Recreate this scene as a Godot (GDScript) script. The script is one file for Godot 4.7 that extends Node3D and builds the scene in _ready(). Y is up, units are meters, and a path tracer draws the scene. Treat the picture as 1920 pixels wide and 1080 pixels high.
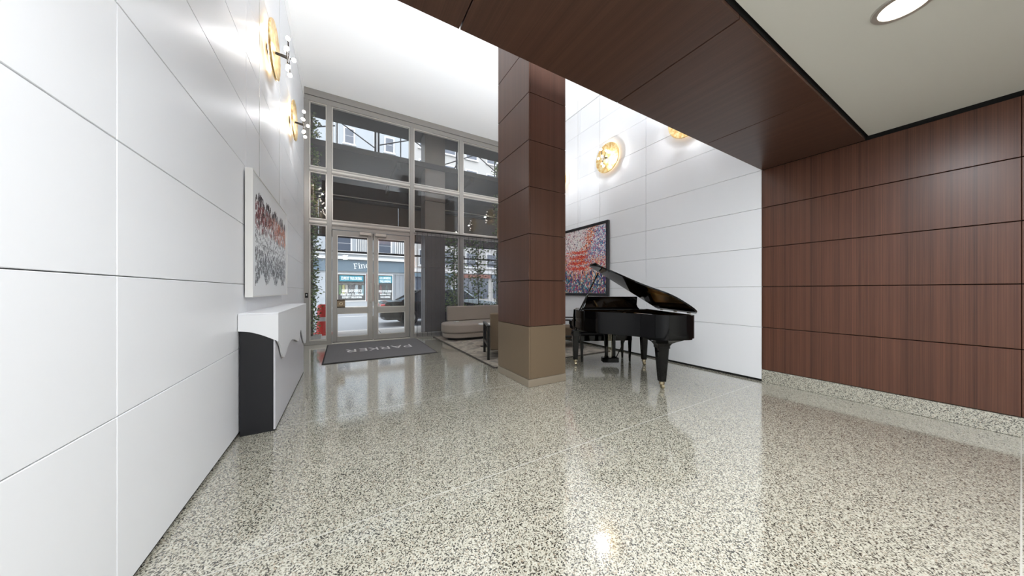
extends Node3D
# ---------------------------------------------------------------- lobby with grand piano
const EYE := 1.25
const YAW := -29.94
const XL := -0.7776
const XR := 5.0142
const ZW := -8.2471
const ZS := -1.7913
const ZB := -0.86
const ZEND := 3.2
const CEIL := 5.92
const LOWC := 2.9184
var rows := [0.03, 0.75, 1.31, 1.85, 2.395, 2.9184, 3.46, 4.0, 4.545, 5.09, 5.655]
var cols := [-8.2471, -7.16, -5.37, -3.58, -1.7913]
var M := {}
var used := {}
var box_cache := {}
var rng := RandomNumberGenerator.new()

# ---------------------------------------------------------------- helpers: nodes
func numbered(called: String) -> String:
	if not used.has(called):
		used[called] = 0
		return called
	used[called] += 1
	return "%s_%03d" % [called, used[called]]

func tag(o: Node, label := "", category := "", group := "", kind := "") -> Node:
	if label: o.set_meta("label", label)
	if category: o.set_meta("category", category)
	if group: o.set_meta("group", group)
	if kind: o.set_meta("kind", kind)
	return o

func thing(called: String, label: String, category: String, at := Vector3.ZERO, turn := 0.0, group := "") -> Node3D:
	var o := Node3D.new()
	o.name = numbered(called)
	add_child(o)
	o.position = at
	o.rotation.y = turn
	tag(o, label, category, group)
	return o

func structure(called: String, label := "", category := "") -> Node3D:
	var o := Node3D.new()
	o.name = called
	add_child(o)
	tag(o, label, category, "", "structure")
	return o

func put(parent: Node, called: String, mesh: Mesh, m: Material, at := Vector3.ZERO) -> MeshInstance3D:
	var o := MeshInstance3D.new()
	o.name = numbered(called) if parent == self else called
	o.mesh = mesh
	o.material_override = m
	o.position = at
	parent.add_child(o, true)
	return o

func st_new() -> SurfaceTool:
	var st := SurfaceTool.new()
	st.begin(Mesh.PRIMITIVE_TRIANGLES)
	return st

func obj(parent: Node, called: String, st: SurfaceTool, m: Material, at := Vector3.ZERO) -> MeshInstance3D:
	return put(parent, called, st.commit(), m, at)

# ---------------------------------------------------------------- helpers: shapes (clockwise fronts)
func tri(st: SurfaceTool, a: Vector3, b: Vector3, c: Vector3, na: Vector3, nb: Vector3, nc: Vector3) -> void:
	var n := (c - a).cross(b - a)
	if n.dot(na + nb + nc) < 0.0:
		var t := b
		b = c
		c = t
		t = nb
		nb = nc
		nc = t
	st.set_normal(na); st.set_uv(Vector2(0, 0)); st.add_vertex(a)
	st.set_normal(nb); st.set_uv(Vector2(0, 0)); st.add_vertex(b)
	st.set_normal(nc); st.set_uv(Vector2(0, 0)); st.add_vertex(c)

func face(st: SurfaceTool, pts: Array, away: Vector3) -> void:
	# flat convex face; "away" is roughly the outward direction
	var n: Vector3 = (pts[2] - pts[0]).cross(pts[1] - pts[0])
	if n.length() < 1e-12 and pts.size() > 3:
		n = (pts[3] - pts[0]).cross(pts[2] - pts[0])
	n = n.normalized()
	if n.dot(away) < 0.0: n = -n
	for k in range(1, pts.size() - 1):
		tri(st, pts[0], pts[k], pts[k + 1], n, n, n)

func add_box(st: SurfaceTool, c: Vector3, s: Vector3, xf := Transform3D()) -> void:
	var h := s * 0.5
	for ax in 3:
		for sg in [-1.0, 1.0]:
			var n := Vector3.ZERO
			n[ax] = sg
			var u := Vector3.ZERO
			u[(ax + 1) % 3] = h[(ax + 1) % 3]
			var v := Vector3.ZERO
			v[(ax + 2) % 3] = h[(ax + 2) % 3]
			var o := c + n * h[ax]
			face(st, [xf * (o - u - v), xf * (o + u - v), xf * (o + u + v), xf * (o - u + v)], xf.basis * n)

func add_bevel(st: SurfaceTool, c: Vector3, s: Vector3, b: float, xf := Transform3D()) -> void:
	var h := s * 0.5
	b = minf(b, minf(h.x, minf(h.y, h.z)) * 0.9)
	for ax in 3:
		for sg in [-1.0, 1.0]:
			var n := Vector3.ZERO
			n[ax] = sg
			var u := Vector3.ZERO
			u[(ax + 1) % 3] = h[(ax + 1) % 3] - b
			var v := Vector3.ZERO
			v[(ax + 2) % 3] = h[(ax + 2) % 3] - b
			var o := c + n * h[ax]
			face(st, [xf * (o - u - v), xf * (o + u - v), xf * (o + u + v), xf * (o - u + v)], xf.basis * n)
		for s1 in [-1.0, 1.0]:
			for s2 in [-1.0, 1.0]:
				var i := (ax + 1) % 3
				var j := (ax + 2) % 3
				var p := []
				for q in [[0, -1], [0, 1], [1, 1], [1, -1]]:
					var w := Vector3.ZERO
					w[ax] = q[1] * (h[ax] - b)
					w[i] = s1 * (h[i] - (b if q[0] == 1 else 0.0))
					w[j] = s2 * (h[j] - (0.0 if q[0] == 1 else b))
					p.append(xf * (c + w))
				var aw := Vector3.ZERO
				aw[i] = s1
				aw[j] = s2
				face(st, p, xf.basis * aw)
	for sx in [-1.0, 1.0]:
		for sy in [-1.0, 1.0]:
			for sz in [-1.0, 1.0]:
				var k := Vector3(sx, sy, sz)
				face(st, [xf * (c + k * Vector3(h.x, h.y - b, h.z - b)), xf * (c + k * Vector3(h.x - b, h.y, h.z - b)), xf * (c + k * Vector3(h.x - b, h.y - b, h.z))], xf.basis * k)

func bbox(s: Vector3, b := 0.004) -> Mesh:
	var key := "%.4f %.4f %.4f %.4f" % [s.x, s.y, s.z, b]
	if not box_cache.has(key):
		var st := st_new()
		if b > 0.0: add_bevel(st, Vector3.ZERO, s, b)
		else: add_box(st, Vector3.ZERO, s)
		box_cache[key] = st.commit()
	return box_cache[key]

func span(parent: Node, called: String, lo: Vector3, hi: Vector3, m: Material, b := 0.004) -> MeshInstance3D:
	return put(parent, called, bbox(hi - lo, b), m, (lo + hi) * 0.5)

func add_span(st: SurfaceTool, lo: Vector3, hi: Vector3, b := 0.0) -> void:
	if b > 0.0: add_bevel(st, (lo + hi) * 0.5, hi - lo, b)
	else: add_box(st, (lo + hi) * 0.5, hi - lo)

func frame_at(a: Vector3, b: Vector3) -> Basis:
	var y := (b - a).normalized()
	var x := y.cross(Vector3(0, 0, 1) if absf(y.z) < 0.9 else Vector3(1, 0, 0)).normalized()
	return Basis(x, y, x.cross(y))

func add_cyl(st: SurfaceTool, a: Vector3, b: Vector3, ra: float, rb: float, n := 12, caps := true) -> void:
	var f := frame_at(a, b)
	var l := (b - a).length()
	var slope := (ra - rb) / maxf(l, 1e-5)
	for k in n:
		var t0 := TAU * k / n
		var t1 := TAU * (k + 1) / n
		var d0 := f.x * cos(t0) + f.z * sin(t0)
		var d1 := f.x * cos(t1) + f.z * sin(t1)
		var n0 := (d0 + f.y * slope).normalized()
		var n1 := (d1 + f.y * slope).normalized()
		tri(st, a + d0 * ra, b + d0 * rb, b + d1 * rb, n0, n0, n1)
		tri(st, a + d0 * ra, b + d1 * rb, a + d1 * ra, n0, n1, n1)
		if caps:
			tri(st, a, a + d0 * ra, a + d1 * ra, -f.y, -f.y, -f.y)
			tri(st, b, b + d0 * rb, b + d1 * rb, f.y, f.y, f.y)

func add_tube(st: SurfaceTool, p: Array, r: float, n := 10) -> void:
	for k in p.size() - 1:
		add_cyl(st, p[k], p[k + 1], r, r, n, true)
	for k in range(1, p.size() - 1):
		add_ball(st, p[k], r, 8, 5)

func add_ball(st: SurfaceTool, c: Vector3, r: float, n := 14, m := 9, sq := Vector3.ONE) -> void:
	for i in m:
		var a0 := PI * i / m - PI / 2
		var a1 := PI * (i + 1) / m - PI / 2
		for k in n:
			var t0 := TAU * k / n
			var t1 := TAU * (k + 1) / n
			var p := [Vector3(cos(a0) * cos(t0), sin(a0), cos(a0) * sin(t0)), Vector3(cos(a1) * cos(t0), sin(a1), cos(a1) * sin(t0)), Vector3(cos(a1) * cos(t1), sin(a1), cos(a1) * sin(t1)), Vector3(cos(a0) * cos(t1), sin(a0), cos(a0) * sin(t1))]
			if i < m - 1: tri(st, c + p[0] * r * sq, c + p[1] * r * sq, c + p[2] * r * sq, p[0], p[1], p[2])
			if i > 0: tri(st, c + p[0] * r * sq, c + p[2] * r * sq, c + p[3] * r * sq, p[0], p[2], p[3])

func add_lathe(st: SurfaceTool, prof: Array, n: int, xf := Transform3D()) -> void:
	# prof: [radius, height] pairs, outline from bottom to top with the outside on the right
	for k in prof.size() - 1:
		var a: Vector2 = Vector2(prof[k][0], prof[k][1])
		var b: Vector2 = Vector2(prof[k + 1][0], prof[k + 1][1])
		var d := (b - a).normalized()
		var nr := Vector2(d.y, -d.x)
		for i in n:
			var t0 := TAU * i / n
			var t1 := TAU * (i + 1) / n
			var e0 := Vector3(cos(t0), 0, sin(t0))
			var e1 := Vector3(cos(t1), 0, sin(t1))
			var n0 := xf.basis * (e0 * nr.x + Vector3.UP * nr.y)
			var n1 := xf.basis * (e1 * nr.x + Vector3.UP * nr.y)
			var p := [xf * (e0 * a.x + Vector3.UP * a.y), xf * (e0 * b.x + Vector3.UP * b.y), xf * (e1 * b.x + Vector3.UP * b.y), xf * (e1 * a.x + Vector3.UP * a.y)]
			if b.x > 1e-6: tri(st, p[0], p[1], p[2], n0, n0, n1)
			if a.x > 1e-6: tri(st, p[0], p[2], p[3], n0, n1, n1)

func loop_normals(p: PackedVector2Array) -> PackedVector2Array:
	# outward normals of a closed loop, smooth except at sharp corners
	var out := PackedVector2Array()
	var n := p.size()
	var area := 0.0
	for k in n:
		area += p[k].cross(p[(k + 1) % n])
	var sg := 1.0 if area > 0 else -1.0
	for k in n:
		var d0 := (p[k] - p[(k + n - 1) % n]).normalized()
		var d1 := (p[(k + 1) % n] - p[k]).normalized()
		var d := (d0 + d1).normalized()
		out.append(Vector2(d.y, -d.x) * sg)
	return out

func edge_normal(p: PackedVector2Array, k: int, sg: float) -> Vector2:
	var d := (p[(k + 1) % p.size()] - p[k]).normalized()
	return Vector2(d.y, -d.x) * sg

func loop_sign(p: PackedVector2Array) -> float:
	var area := 0.0
	for k in p.size():
		area += p[k].cross(p[(k + 1) % p.size()])
	return 1.0 if area > 0 else -1.0

func add_prism(st: SurfaceTool, p: PackedVector2Array, lo: float, hi: float, xf := Transform3D(), bevel := 0.0, smooth_deg := 30.0) -> void:
	# outline in (x, z) of xf, from y = lo to y = hi
	var n := p.size()
	var sg := loop_sign(p)
	var nv := loop_normals(p)
	var inset := PackedVector2Array()
	for k in n:
		inset.append(p[k] - nv[k] * bevel)
	var idx := Geometry2D.triangulate_polygon(inset)
	for k in range(0, idx.size(), 3):
		for top in [false, true]:
			var y := hi if top else lo
			var up := xf.basis * (Vector3.UP if top else Vector3.DOWN)
			tri(st, xf * Vector3(inset[idx[k]].x, y, inset[idx[k]].y), xf * Vector3(inset[idx[k + 1]].x, y, inset[idx[k + 1]].y), xf * Vector3(inset[idx[k + 2]].x, y, inset[idx[k + 2]].y), up, up, up)
	for k in n:
		var j := (k + 1) % n
		var en := edge_normal(p, k, sg)
		var n0 := nv[k] if nv[k].dot(en) > cos(deg_to_rad(smooth_deg)) else en
		var n1 := nv[j] if nv[j].dot(en) > cos(deg_to_rad(smooth_deg)) else en
		var a0 := xf.basis * Vector3(n0.x, 0, n0.y)
		var a1 := xf.basis * Vector3(n1.x, 0, n1.y)
		var b := xf * Vector3(p[k].x, lo + bevel, p[k].y)
		var c := xf * Vector3(p[k].x, hi - bevel, p[k].y)
		var d := xf * Vector3(p[j].x, hi - bevel, p[j].y)
		var e := xf * Vector3(p[j].x, lo + bevel, p[j].y)
		tri(st, b, c, d, a0, a0, a1)
		tri(st, b, d, e, a0, a1, a1)
		if bevel > 0.0:
			var up := xf.basis * Vector3.UP
			face(st, [c, d, xf * Vector3(inset[j].x, hi, inset[j].y), xf * Vector3(inset[k].x, hi, inset[k].y)], a0 + up)
			face(st, [b, e, xf * Vector3(inset[j].x, lo, inset[j].y), xf * Vector3(inset[k].x, lo, inset[k].y)], a0 - up)

func add_ring(st: SurfaceTool, p: PackedVector2Array, w: float, lo: float, hi: float) -> void:
	# a wall of thickness w standing on a closed outline
	var n := p.size()
	var nv := loop_normals(p)
	for k in n:
		var j := (k + 1) % n
		var a := Vector3(nv[k].x, 0, nv[k].y)
		var b := Vector3(nv[j].x, 0, nv[j].y)
		var o0 := Vector3(p[k].x, 0, p[k].y)
		var o1 := Vector3(p[j].x, 0, p[j].y)
		var yl := Vector3(0, lo, 0)
		var yh := Vector3(0, hi, 0)
		tri(st, o0 + yl, o0 + yh, o1 + yh, a, a, b)
		tri(st, o0 + yl, o1 + yh, o1 + yl, a, b, b)
		tri(st, o0 - a * w + yl, o0 - a * w + yh, o1 - b * w + yh, -a, -a, -b)
		tri(st, o0 - a * w + yl, o1 - b * w + yh, o1 - b * w + yl, -a, -b, -b)
		face(st, [o0 + yh, o1 + yh, o1 - b * w + yh, o0 - a * w + yh], Vector3.UP)
		face(st, [o0 + yl, o1 + yl, o1 - b * w + yl, o0 - a * w + yl], Vector3.DOWN)

func smooth_loop(pts: Array, each := 5) -> PackedVector2Array:
	var out := PackedVector2Array()
	var n := pts.size()
	for k in n:
		var a: Vector2 = pts[(k + n - 1) % n]
		var b: Vector2 = pts[k]
		var c: Vector2 = pts[(k + 1) % n]
		var d: Vector2 = pts[(k + 2) % n]
		for i in each:
			out.append(b.cubic_interpolate(c, a, d, float(i) / each))
	return out

func quad_uv(lo: Vector2, hi: Vector2) -> Mesh:
	# upright sheet facing +z with texture coordinates
	var st := st_new()
	var p := [Vector3(lo.x, lo.y, 0), Vector3(lo.x, hi.y, 0), Vector3(hi.x, hi.y, 0), Vector3(hi.x, lo.y, 0)]
	var uv := [Vector2(0, 1), Vector2(0, 0), Vector2(1, 0), Vector2(1, 1)]
	for k in [0, 1, 2, 0, 2, 3]:
		st.set_normal(Vector3(0, 0, 1))
		st.set_uv(uv[k])
		st.add_vertex(p[k])
	return st.commit()

func text(parent: Node, called: String, words: String, height: float, m: Material, xf: Transform3D, depth := 0.012, serif := false, wide := 0.0, weight := 700) -> MeshInstance3D:
	var f := SystemFont.new()
	f.font_names = PackedStringArray(["Droid Serif" if serif else "Droid Sans"])
	f.font_weight = weight
	var t := TextMesh.new()
	t.font = f
	t.text = words
	t.font_size = 32
	t.pixel_size = height / 23.0
	t.depth = depth
	t.curve_step = 1.5
	var o := MeshInstance3D.new()
	o.name = called
	o.mesh = t
	o.material_override = m
	if wide > 0.0:
		var w: float = t.get_aabb().size.x
		if w > 0.01: xf.basis.x *= wide / w
	o.transform = xf
	parent.add_child(o, true)
	return o

# ---------------------------------------------------------------- materials
func mat(c: Color, rough := 0.6, metal := 0.0, spec := 0.5) -> StandardMaterial3D:
	var m := StandardMaterial3D.new()
	m.albedo_color = c
	m.roughness = rough
	m.metallic = metal
	m.metallic_specular = spec
	return m

func c8(r: float, g: float, b: float) -> Color:
	return Color(r / 255.0, g / 255.0, b / 255.0)

func noise(kind: int, freq: float, sd: int, oct := 4) -> FastNoiseLite:
	var n := FastNoiseLite.new()
	n.noise_type = kind
	n.frequency = freq
	n.seed = sd
	n.fractal_octaves = oct
	return n

func noise_tex(n: FastNoiseLite, size: int, ramp: Gradient, seam := true) -> NoiseTexture2D:
	var t := NoiseTexture2D.new()
	t.width = size
	t.height = size
	t.seamless = seam
	t.generate_mipmaps = false
	t.noise = n
	if ramp: t.color_ramp = ramp
	return t

func ramp(stops: Array, steps := false) -> Gradient:
	var g := Gradient.new()
	g.interpolation_mode = Gradient.GRADIENT_INTERPOLATE_CONSTANT if steps else Gradient.GRADIENT_INTERPOLATE_LINEAR
	var o := PackedFloat32Array()
	var c := PackedColorArray()
	for s in stops:
		o.append(s[0])
		c.append(s[1])
	g.offsets = o
	g.colors = c
	return g

func triplanar(m: StandardMaterial3D, scale: float) -> StandardMaterial3D:
	m.uv1_triplanar = true
	m.uv1_world_triplanar = true
	m.uv1_triplanar_sharpness = 8.0
	m.uv1_scale = Vector3.ONE * scale
	return m

func streak_image(base: Color, amount: float, sd: int) -> ImageTexture:
	var n1 := noise(FastNoiseLite.TYPE_SIMPLEX, 0.012, sd, 3)
	var n2 := noise(FastNoiseLite.TYPE_SIMPLEX, 0.12, sd + 1, 3)
	var n3 := noise(FastNoiseLite.TYPE_SIMPLEX, 0.02, sd + 2, 2)
	var im := Image.create(1024, 128, false, Image.FORMAT_RGB8)
	for x in 1024:
		var e := n1.get_noise_1d(x) * 0.7 + n2.get_noise_1d(x) * 0.6
		for y in 128:
			var k := 1.0 + amount * (e + 0.35 * n3.get_noise_2d(x * 6.0, absf(y - 64.0) * 0.6))
			im.set_pixel(x, y, Color(base.r * k, base.g * k * (0.97 + 0.03 * k), base.b * k))
	return ImageTexture.create_from_image(im)

func glow(c: Color, e: float) -> StandardMaterial3D:
	var m := mat(c, 0.5)
	m.emission_enabled = true
	m.emission = c
	m.emission_energy_multiplier = e
	return m

func make_materials() -> void:
	M.white = mat(c8(236, 237, 239), 0.38)
	M.ceiling = mat(c8(248, 248, 247), 0.85)
	M.plaster = mat(c8(214, 212, 204), 0.85)
	M.gap = mat(c8(22, 21, 20), 0.9)
	M.joint = mat(c8(168, 166, 162), 0.9)
	var t := StandardMaterial3D.new()
	var cn := noise(FastNoiseLite.TYPE_CELLULAR, 0.15, 11, 1)
	cn.fractal_type = FastNoiseLite.FRACTAL_NONE
	cn.cellular_return_type = FastNoiseLite.RETURN_CELL_VALUE
	cn.cellular_jitter = 1.0
	t.albedo_texture = noise_tex(cn, 2048, ramp([[0.0, c8(54, 53, 50)], [0.12, c8(96, 94, 88)], [0.2, c8(144, 141, 131)], [0.32, c8(186, 184, 175)], [0.5, c8(208, 206, 198)], [0.76, c8(194, 192, 183)], [0.88, c8(222, 221, 214)], [0.96, c8(172, 158, 144)]], true), false)
	t.albedo_color = c8(230, 228, 218)
	t.roughness = 0.12
	t.metallic_specular = 0.71
	t.clearcoat_enabled = true
	t.clearcoat = 1.0
	t.clearcoat_roughness = 0.08
	M.terrazzo = triplanar(t, 0.62)
	var base := t.duplicate()
	base.roughness = 0.3
	M.terrazzo_base = base
	M.divider = mat(c8(186, 184, 176), 0.2)
	var w := mat(Color.WHITE, 0.33, 0.0, 0.42)
	w.albedo_texture = streak_image(c8(88, 57, 44), 0.22, 5)
	M.wood = triplanar(w, 0.75)
	var w2 := mat(Color.WHITE, 0.33, 0.0, 0.42)
	w2.albedo_texture = streak_image(c8(82, 57, 46), 0.12, 9)
	M.wood_fine = triplanar(w2, 0.75)
	M.bronze = mat(c8(140, 122, 100), 0.38, 0.55)
	M.outer_bronze = mat(c8(96, 89, 81), 0.4, 0.4)
	M.bronze_light = mat(c8(172, 160, 142), 0.35, 0.5)
	M.alu = mat(c8(162, 159, 154), 0.38, 0.6)
	M.alu_light = mat(c8(205, 201, 194), 0.32, 0.6)
	M.dark_metal = mat(c8(40, 38, 37), 0.45, 0.4)
	var g := mat(Color(1, 1, 1, 0.02), 0.0, 0.0, 0.4)
	g.transparency = BaseMaterial3D.TRANSPARENCY_ALPHA
	M.glass = g
	M.piano = mat(c8(6, 6, 7), 0.05, 0.0, 0.4)
	M.brass = mat(c8(196, 184, 156), 0.25, 1.0)
	M.plate = mat(c8(196, 150, 70), 0.35, 0.8)
	M.spruce = mat(c8(196, 146, 84), 0.4)
	M.ivory = mat(c8(236, 232, 220), 0.3)
	M.felt = mat(c8(120, 20, 26), 0.9)
	M.chrome = mat(c8(220, 220, 220), 0.15, 1.0)
	M.black_matte = mat(c8(20, 20, 25), 0.5)
	M.black_wood = mat(c8(20, 18, 17), 0.35)
	var s := mat(Color.WHITE, 0.92)
	s.albedo_texture = noise_tex(noise(FastNoiseLite.TYPE_SIMPLEX, 0.2, 21, 2), 256, ramp([[0.0, c8(124, 113, 104)], [0.5, c8(144, 133, 123)], [1.0, c8(160, 149, 138)]]))
	s.rim_enabled = true
	s.rim = 0.3
	M.cloth = triplanar(s, 3.0)
	var s2: StandardMaterial3D = s.duplicate()
	s2.albedo_color = c8(204, 188, 164)
	M.cloth_tan = s2
	var r := mat(Color.WHITE, 0.95)
	var rn := noise(FastNoiseLite.TYPE_SIMPLEX, 0.012, 31, 5)
	rn.domain_warp_enabled = true
	rn.domain_warp_amplitude = 40.0
	rn.domain_warp_frequency = 0.01
	r.albedo_texture = noise_tex(rn, 512, ramp([[0.0, c8(112, 106, 102)], [0.38, c8(142, 134, 125)], [0.52, c8(166, 157, 144)], [0.68, c8(154, 145, 132)], [1.0, c8(120, 114, 110)]]))
	M.rug = triplanar(r, 0.42)
	M.rug_edge = mat(c8(70, 64, 60), 0.9)
	var mm := mat(Color.WHITE, 0.95)
	mm.albedo_texture = noise_tex(noise(FastNoiseLite.TYPE_SIMPLEX, 0.35, 41, 2), 512, ramp([[0.0, c8(66, 65, 66)], [0.5, c8(104, 102, 103)], [1.0, c8(150, 148, 148)]]))
	M.mat = triplanar(mm, 1.0)
	M.rubber = mat(c8(30, 30, 31), 0.8)
	M.mat_print = mat(c8(206, 204, 204), 0.9)
	var cu := mat(Color(0.42, 0.42, 0.46, 0.29), 0.9)
	cu.transparency = BaseMaterial3D.TRANSPARENCY_ALPHA
	M.sheer = cu
	M.thread = mat(c8(64, 62, 66), 0.8)
	var gd := mat(Color.WHITE, 0.32, 0.85)
	gd.albedo_texture = noise_tex(noise(FastNoiseLite.TYPE_SIMPLEX, 0.02, 51, 4), 256, ramp([[0.0, c8(226, 168, 100)], [0.4, c8(240, 204, 136)], [0.7, c8(248, 226, 170)], [1.0, c8(252, 242, 210)]]))
	M.gold = triplanar(gd, 2.0)
	M.bulb = glow(c8(255, 246, 232), 9.0)
	M.led = glow(c8(255, 244, 226), 3.0)
	M.lamp = glow(c8(255, 247, 234), 2.0)
	# outside
	M.pave = mat(c8(178, 176, 172), 0.85)
	M.road = mat(c8(132, 135, 138), 0.6)
	M.kerb = mat(c8(204, 202, 198), 0.8)
	M.facade_blue = mat(c8(158, 164, 168), 0.85)
	M.facade_warm = mat(c8(166, 165, 162), 0.9)
	M.trim_white = mat(c8(198, 198, 197), 0.7)
	M.trim_grey = mat(c8(132, 138, 144), 0.6)
	M.window_dark = mat(c8(74, 82, 94), 0.12)
	M.shed_grey = mat(c8(42, 41, 40), 0.8)
	M.shed_dark = mat(c8(36, 35, 34), 0.8)
	M.pipe = mat(c8(48, 50, 54), 0.5, 0.3)
	M.teal = mat(c8(36, 124, 142), 0.5)
	M.shop_text = mat(c8(240, 246, 246), 0.6)
	M.fascia = mat(c8(92, 110, 122), 0.5)
	M.shop_wood = mat(c8(120, 78, 66), 0.6)
	M.red = mat(c8(214, 44, 34), 0.5)
	M.car_black = mat(c8(22, 26, 34), 0.12)
	M.car_silver = mat(c8(190, 204, 210), 0.2, 0.3)
	M.car_glass = mat(c8(40, 48, 56), 0.05)
	M.tyre = mat(c8(24, 24, 25), 0.8)
	M.tail = mat(c8(206, 24, 30), 0.15)
	M.bark = mat(c8(96, 84, 70), 0.9)
	var lf := mat(Color.WHITE, 0.55)
	lf.vertex_color_use_as_albedo = true
	lf.backlight_enabled = true
	lf.backlight = Color(0.5, 0.6, 0.3)
	M.leaf = lf

# ---------------------------------------------------------------- main
func _ready() -> void:
	rng.seed = 7
	# camera
	var cam := Camera3D.new()
	cam.name = "camera"
	cam.position = Vector3(0, EYE, 0)
	cam.rotation_degrees = Vector3(0, YAW, 0)
	cam.near = 0.05
	cam.far = 300.0
	cam.projection = Camera3D.PROJECTION_FRUSTUM
	cam.size = 0.05 * 1080.0 / 549.985
	cam.frustum_offset = Vector2(0, (545.65 - 540.0) / 549.985 * 0.05)
	cam.current = true
	add_child(cam)
	# sky and exposure
	var we := WorldEnvironment.new()
	we.name = "environment"
	var env := Environment.new()
	env.background_mode = Environment.BG_SKY
	var sky := Sky.new()
	var sm := ProceduralSkyMaterial.new()
	sm.sky_top_color = c8(222, 228, 236)
	sm.sky_horizon_color = c8(236, 240, 244)
	sm.ground_bottom_color = c8(120, 120, 120)
	sm.ground_horizon_color = c8(200, 202, 204)
	sm.sky_energy_multiplier = 1.55
	sm.sun_angle_max = 1.0
	sky.sky_material = sm
	env.sky = sky
	env.tonemap_mode = Environment.TONE_MAPPER_LINEAR
	env.tonemap_exposure = 1.95
	env.sdfgi_enabled = true
	env.ssao_enabled = true
	env.ssil_enabled = true
	we.environment = env
	add_child(we)
	make_materials()
	lights()
	shell()
	window_wall()
	column()
	console()
	paintings()
	sconces()
	piano()
	seating()
	doormat()
	street()

func area(called: String, at: Vector3, size: Vector2, e: float, c: Color, tilt := -90.0) -> void:
	var l := AreaLight3D.new()
	l.name = called
	l.area_size = size
	l.area_normalize_energy = true
	l.light_energy = e
	l.light_color = c
	l.shadow_enabled = true
	l.area_range = 30.0
	l.position = at
	l.rotation_degrees = Vector3(tilt, 0, 0)
	add_child(l)

func lights() -> void:
	# wooden cove on the bulkhead that throws its light up at the tall ceiling, then round downlights of the low part
	var cove := thing("cove_lamp", "long dark wood cove lamp on the bulkhead, shining up at the ceiling", "cove lamp", Vector3((XL + XR) * 0.5, 3.3, ZS))
	put(cove, "trough_bottom", bbox(Vector3(2.6, 0.02, 0.2), 0.003), M.wood_fine, Vector3(0, -0.01, -0.102))
	put(cove, "trough_front", bbox(Vector3(2.6, 0.1, 0.02), 0.003), M.wood_fine, Vector3(0, 0.04, -0.192))
	put(cove, "light_strip", bbox(Vector3(2.4, 0.012, 0.1), 0.0), M.lamp, Vector3(0, 0.007, -0.09))
	area("cove_light", Vector3((XL + XR) * 0.5, 3.32, ZS - 0.09), Vector2(2.4, 0.1), 12.0, Color(0.92, 0.96, 1.0), 84.0)
	var upl := thing("column_uplight", "metal uplight box on the window side of the wooden column", "wall lamp", Vector3(2.385, 2.2, -4.04))
	put(upl, "box_bottom", bbox(Vector3(0.5, 0.02, 0.14), 0.003), M.bronze, Vector3(0, -0.1, -0.075))
	put(upl, "box_front", bbox(Vector3(0.5, 0.12, 0.012), 0.003), M.bronze, Vector3(0, -0.03, -0.14))
	for sx in [-1.0, 1.0]: put(upl, "box_side", bbox(Vector3(0.012, 0.42, 0.13), 0.003), M.bronze, Vector3(sx * 0.244, 0.12, -0.068))
	put(upl, "light_strip", bbox(Vector3(0.3, 0.012, 0.1), 0.0), M.lamp, Vector3(0, -0.02, -0.07))
	area("column_light", Vector3(2.385, 2.195, -4.11), Vector2(0.3, 0.1), 7.6, Color(0.95, 0.975, 1.0), 84.0)
	for x in [0.1, 1.3, 2.9]:
		for z in [-0.35, 1.6]:
			var t := thing("recessed_downlight", "round recessed downlight, " + ("first" if z < 1.0 else "second") + " row behind the soffit, " + ("beside the white wall" if x < 1.0 else "in mid ceiling" if x < 2.0 else "beside the wooden wall"), "ceiling lamp", Vector3(x, 2.955, z), 0.0, "downlights of the low ceiling")
			var st := st_new()
			add_lathe(st, [[0.0, -0.002], [0.1, -0.002], [0.1, 0.006]], 24)
			obj(t, "diffuser", st, M.lamp)
			st = st_new()
			add_lathe(st, [[0.1, 0.008], [0.1, -0.006], [0.125, -0.006], [0.13, 0.008]], 24)
			obj(t, "trim_ring", st, M.alu_light)
			area("downlight", Vector3(x, 2.945, z), Vector2(0.18, 0.18), 2.2, Color(0.965, 0.98, 1.0))

# ---------------------------------------------------------------- room
func panelled(called: String, x: float, sgn: float, z0: float, z1: float, cs: Array, top: float, m: Material, label: String) -> void:
	# wall whose inner face lies at x; sgn +1 when the room is on the +x side
	var w := structure(called, label, "wall")
	w.position = Vector3(x, 0, 0)
	var st := st_new()
	add_span(st, Vector3(minf(-sgn * 0.03, -sgn * 0.2), 0, z0), Vector3(maxf(-sgn * 0.03, -sgn * 0.2), top, z1))
	obj(w, "backing", st, M.joint)
	span(w, "shadow_gap", Vector3(minf(-sgn * 0.028, -sgn * 0.018), 0.0, z0), Vector3(maxf(-sgn * 0.028, -sgn * 0.018), 0.032, z1), M.gap, 0.0)
	for c in cs.size() - 1:
		for r in rows.size() - 1:
			var hi: float = minf(rows[r + 1], top)
			if rows[r] > top - 0.05: continue
			var s := Vector3(0.027, hi - rows[r] - 0.004, cs[c + 1] - cs[c] - 0.004)
			put(w, "panel", bbox(s, 0.002), m, Vector3(-sgn * 0.0135, (hi + rows[r]) * 0.5, (cs[c] + cs[c + 1]) * 0.5))

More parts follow.
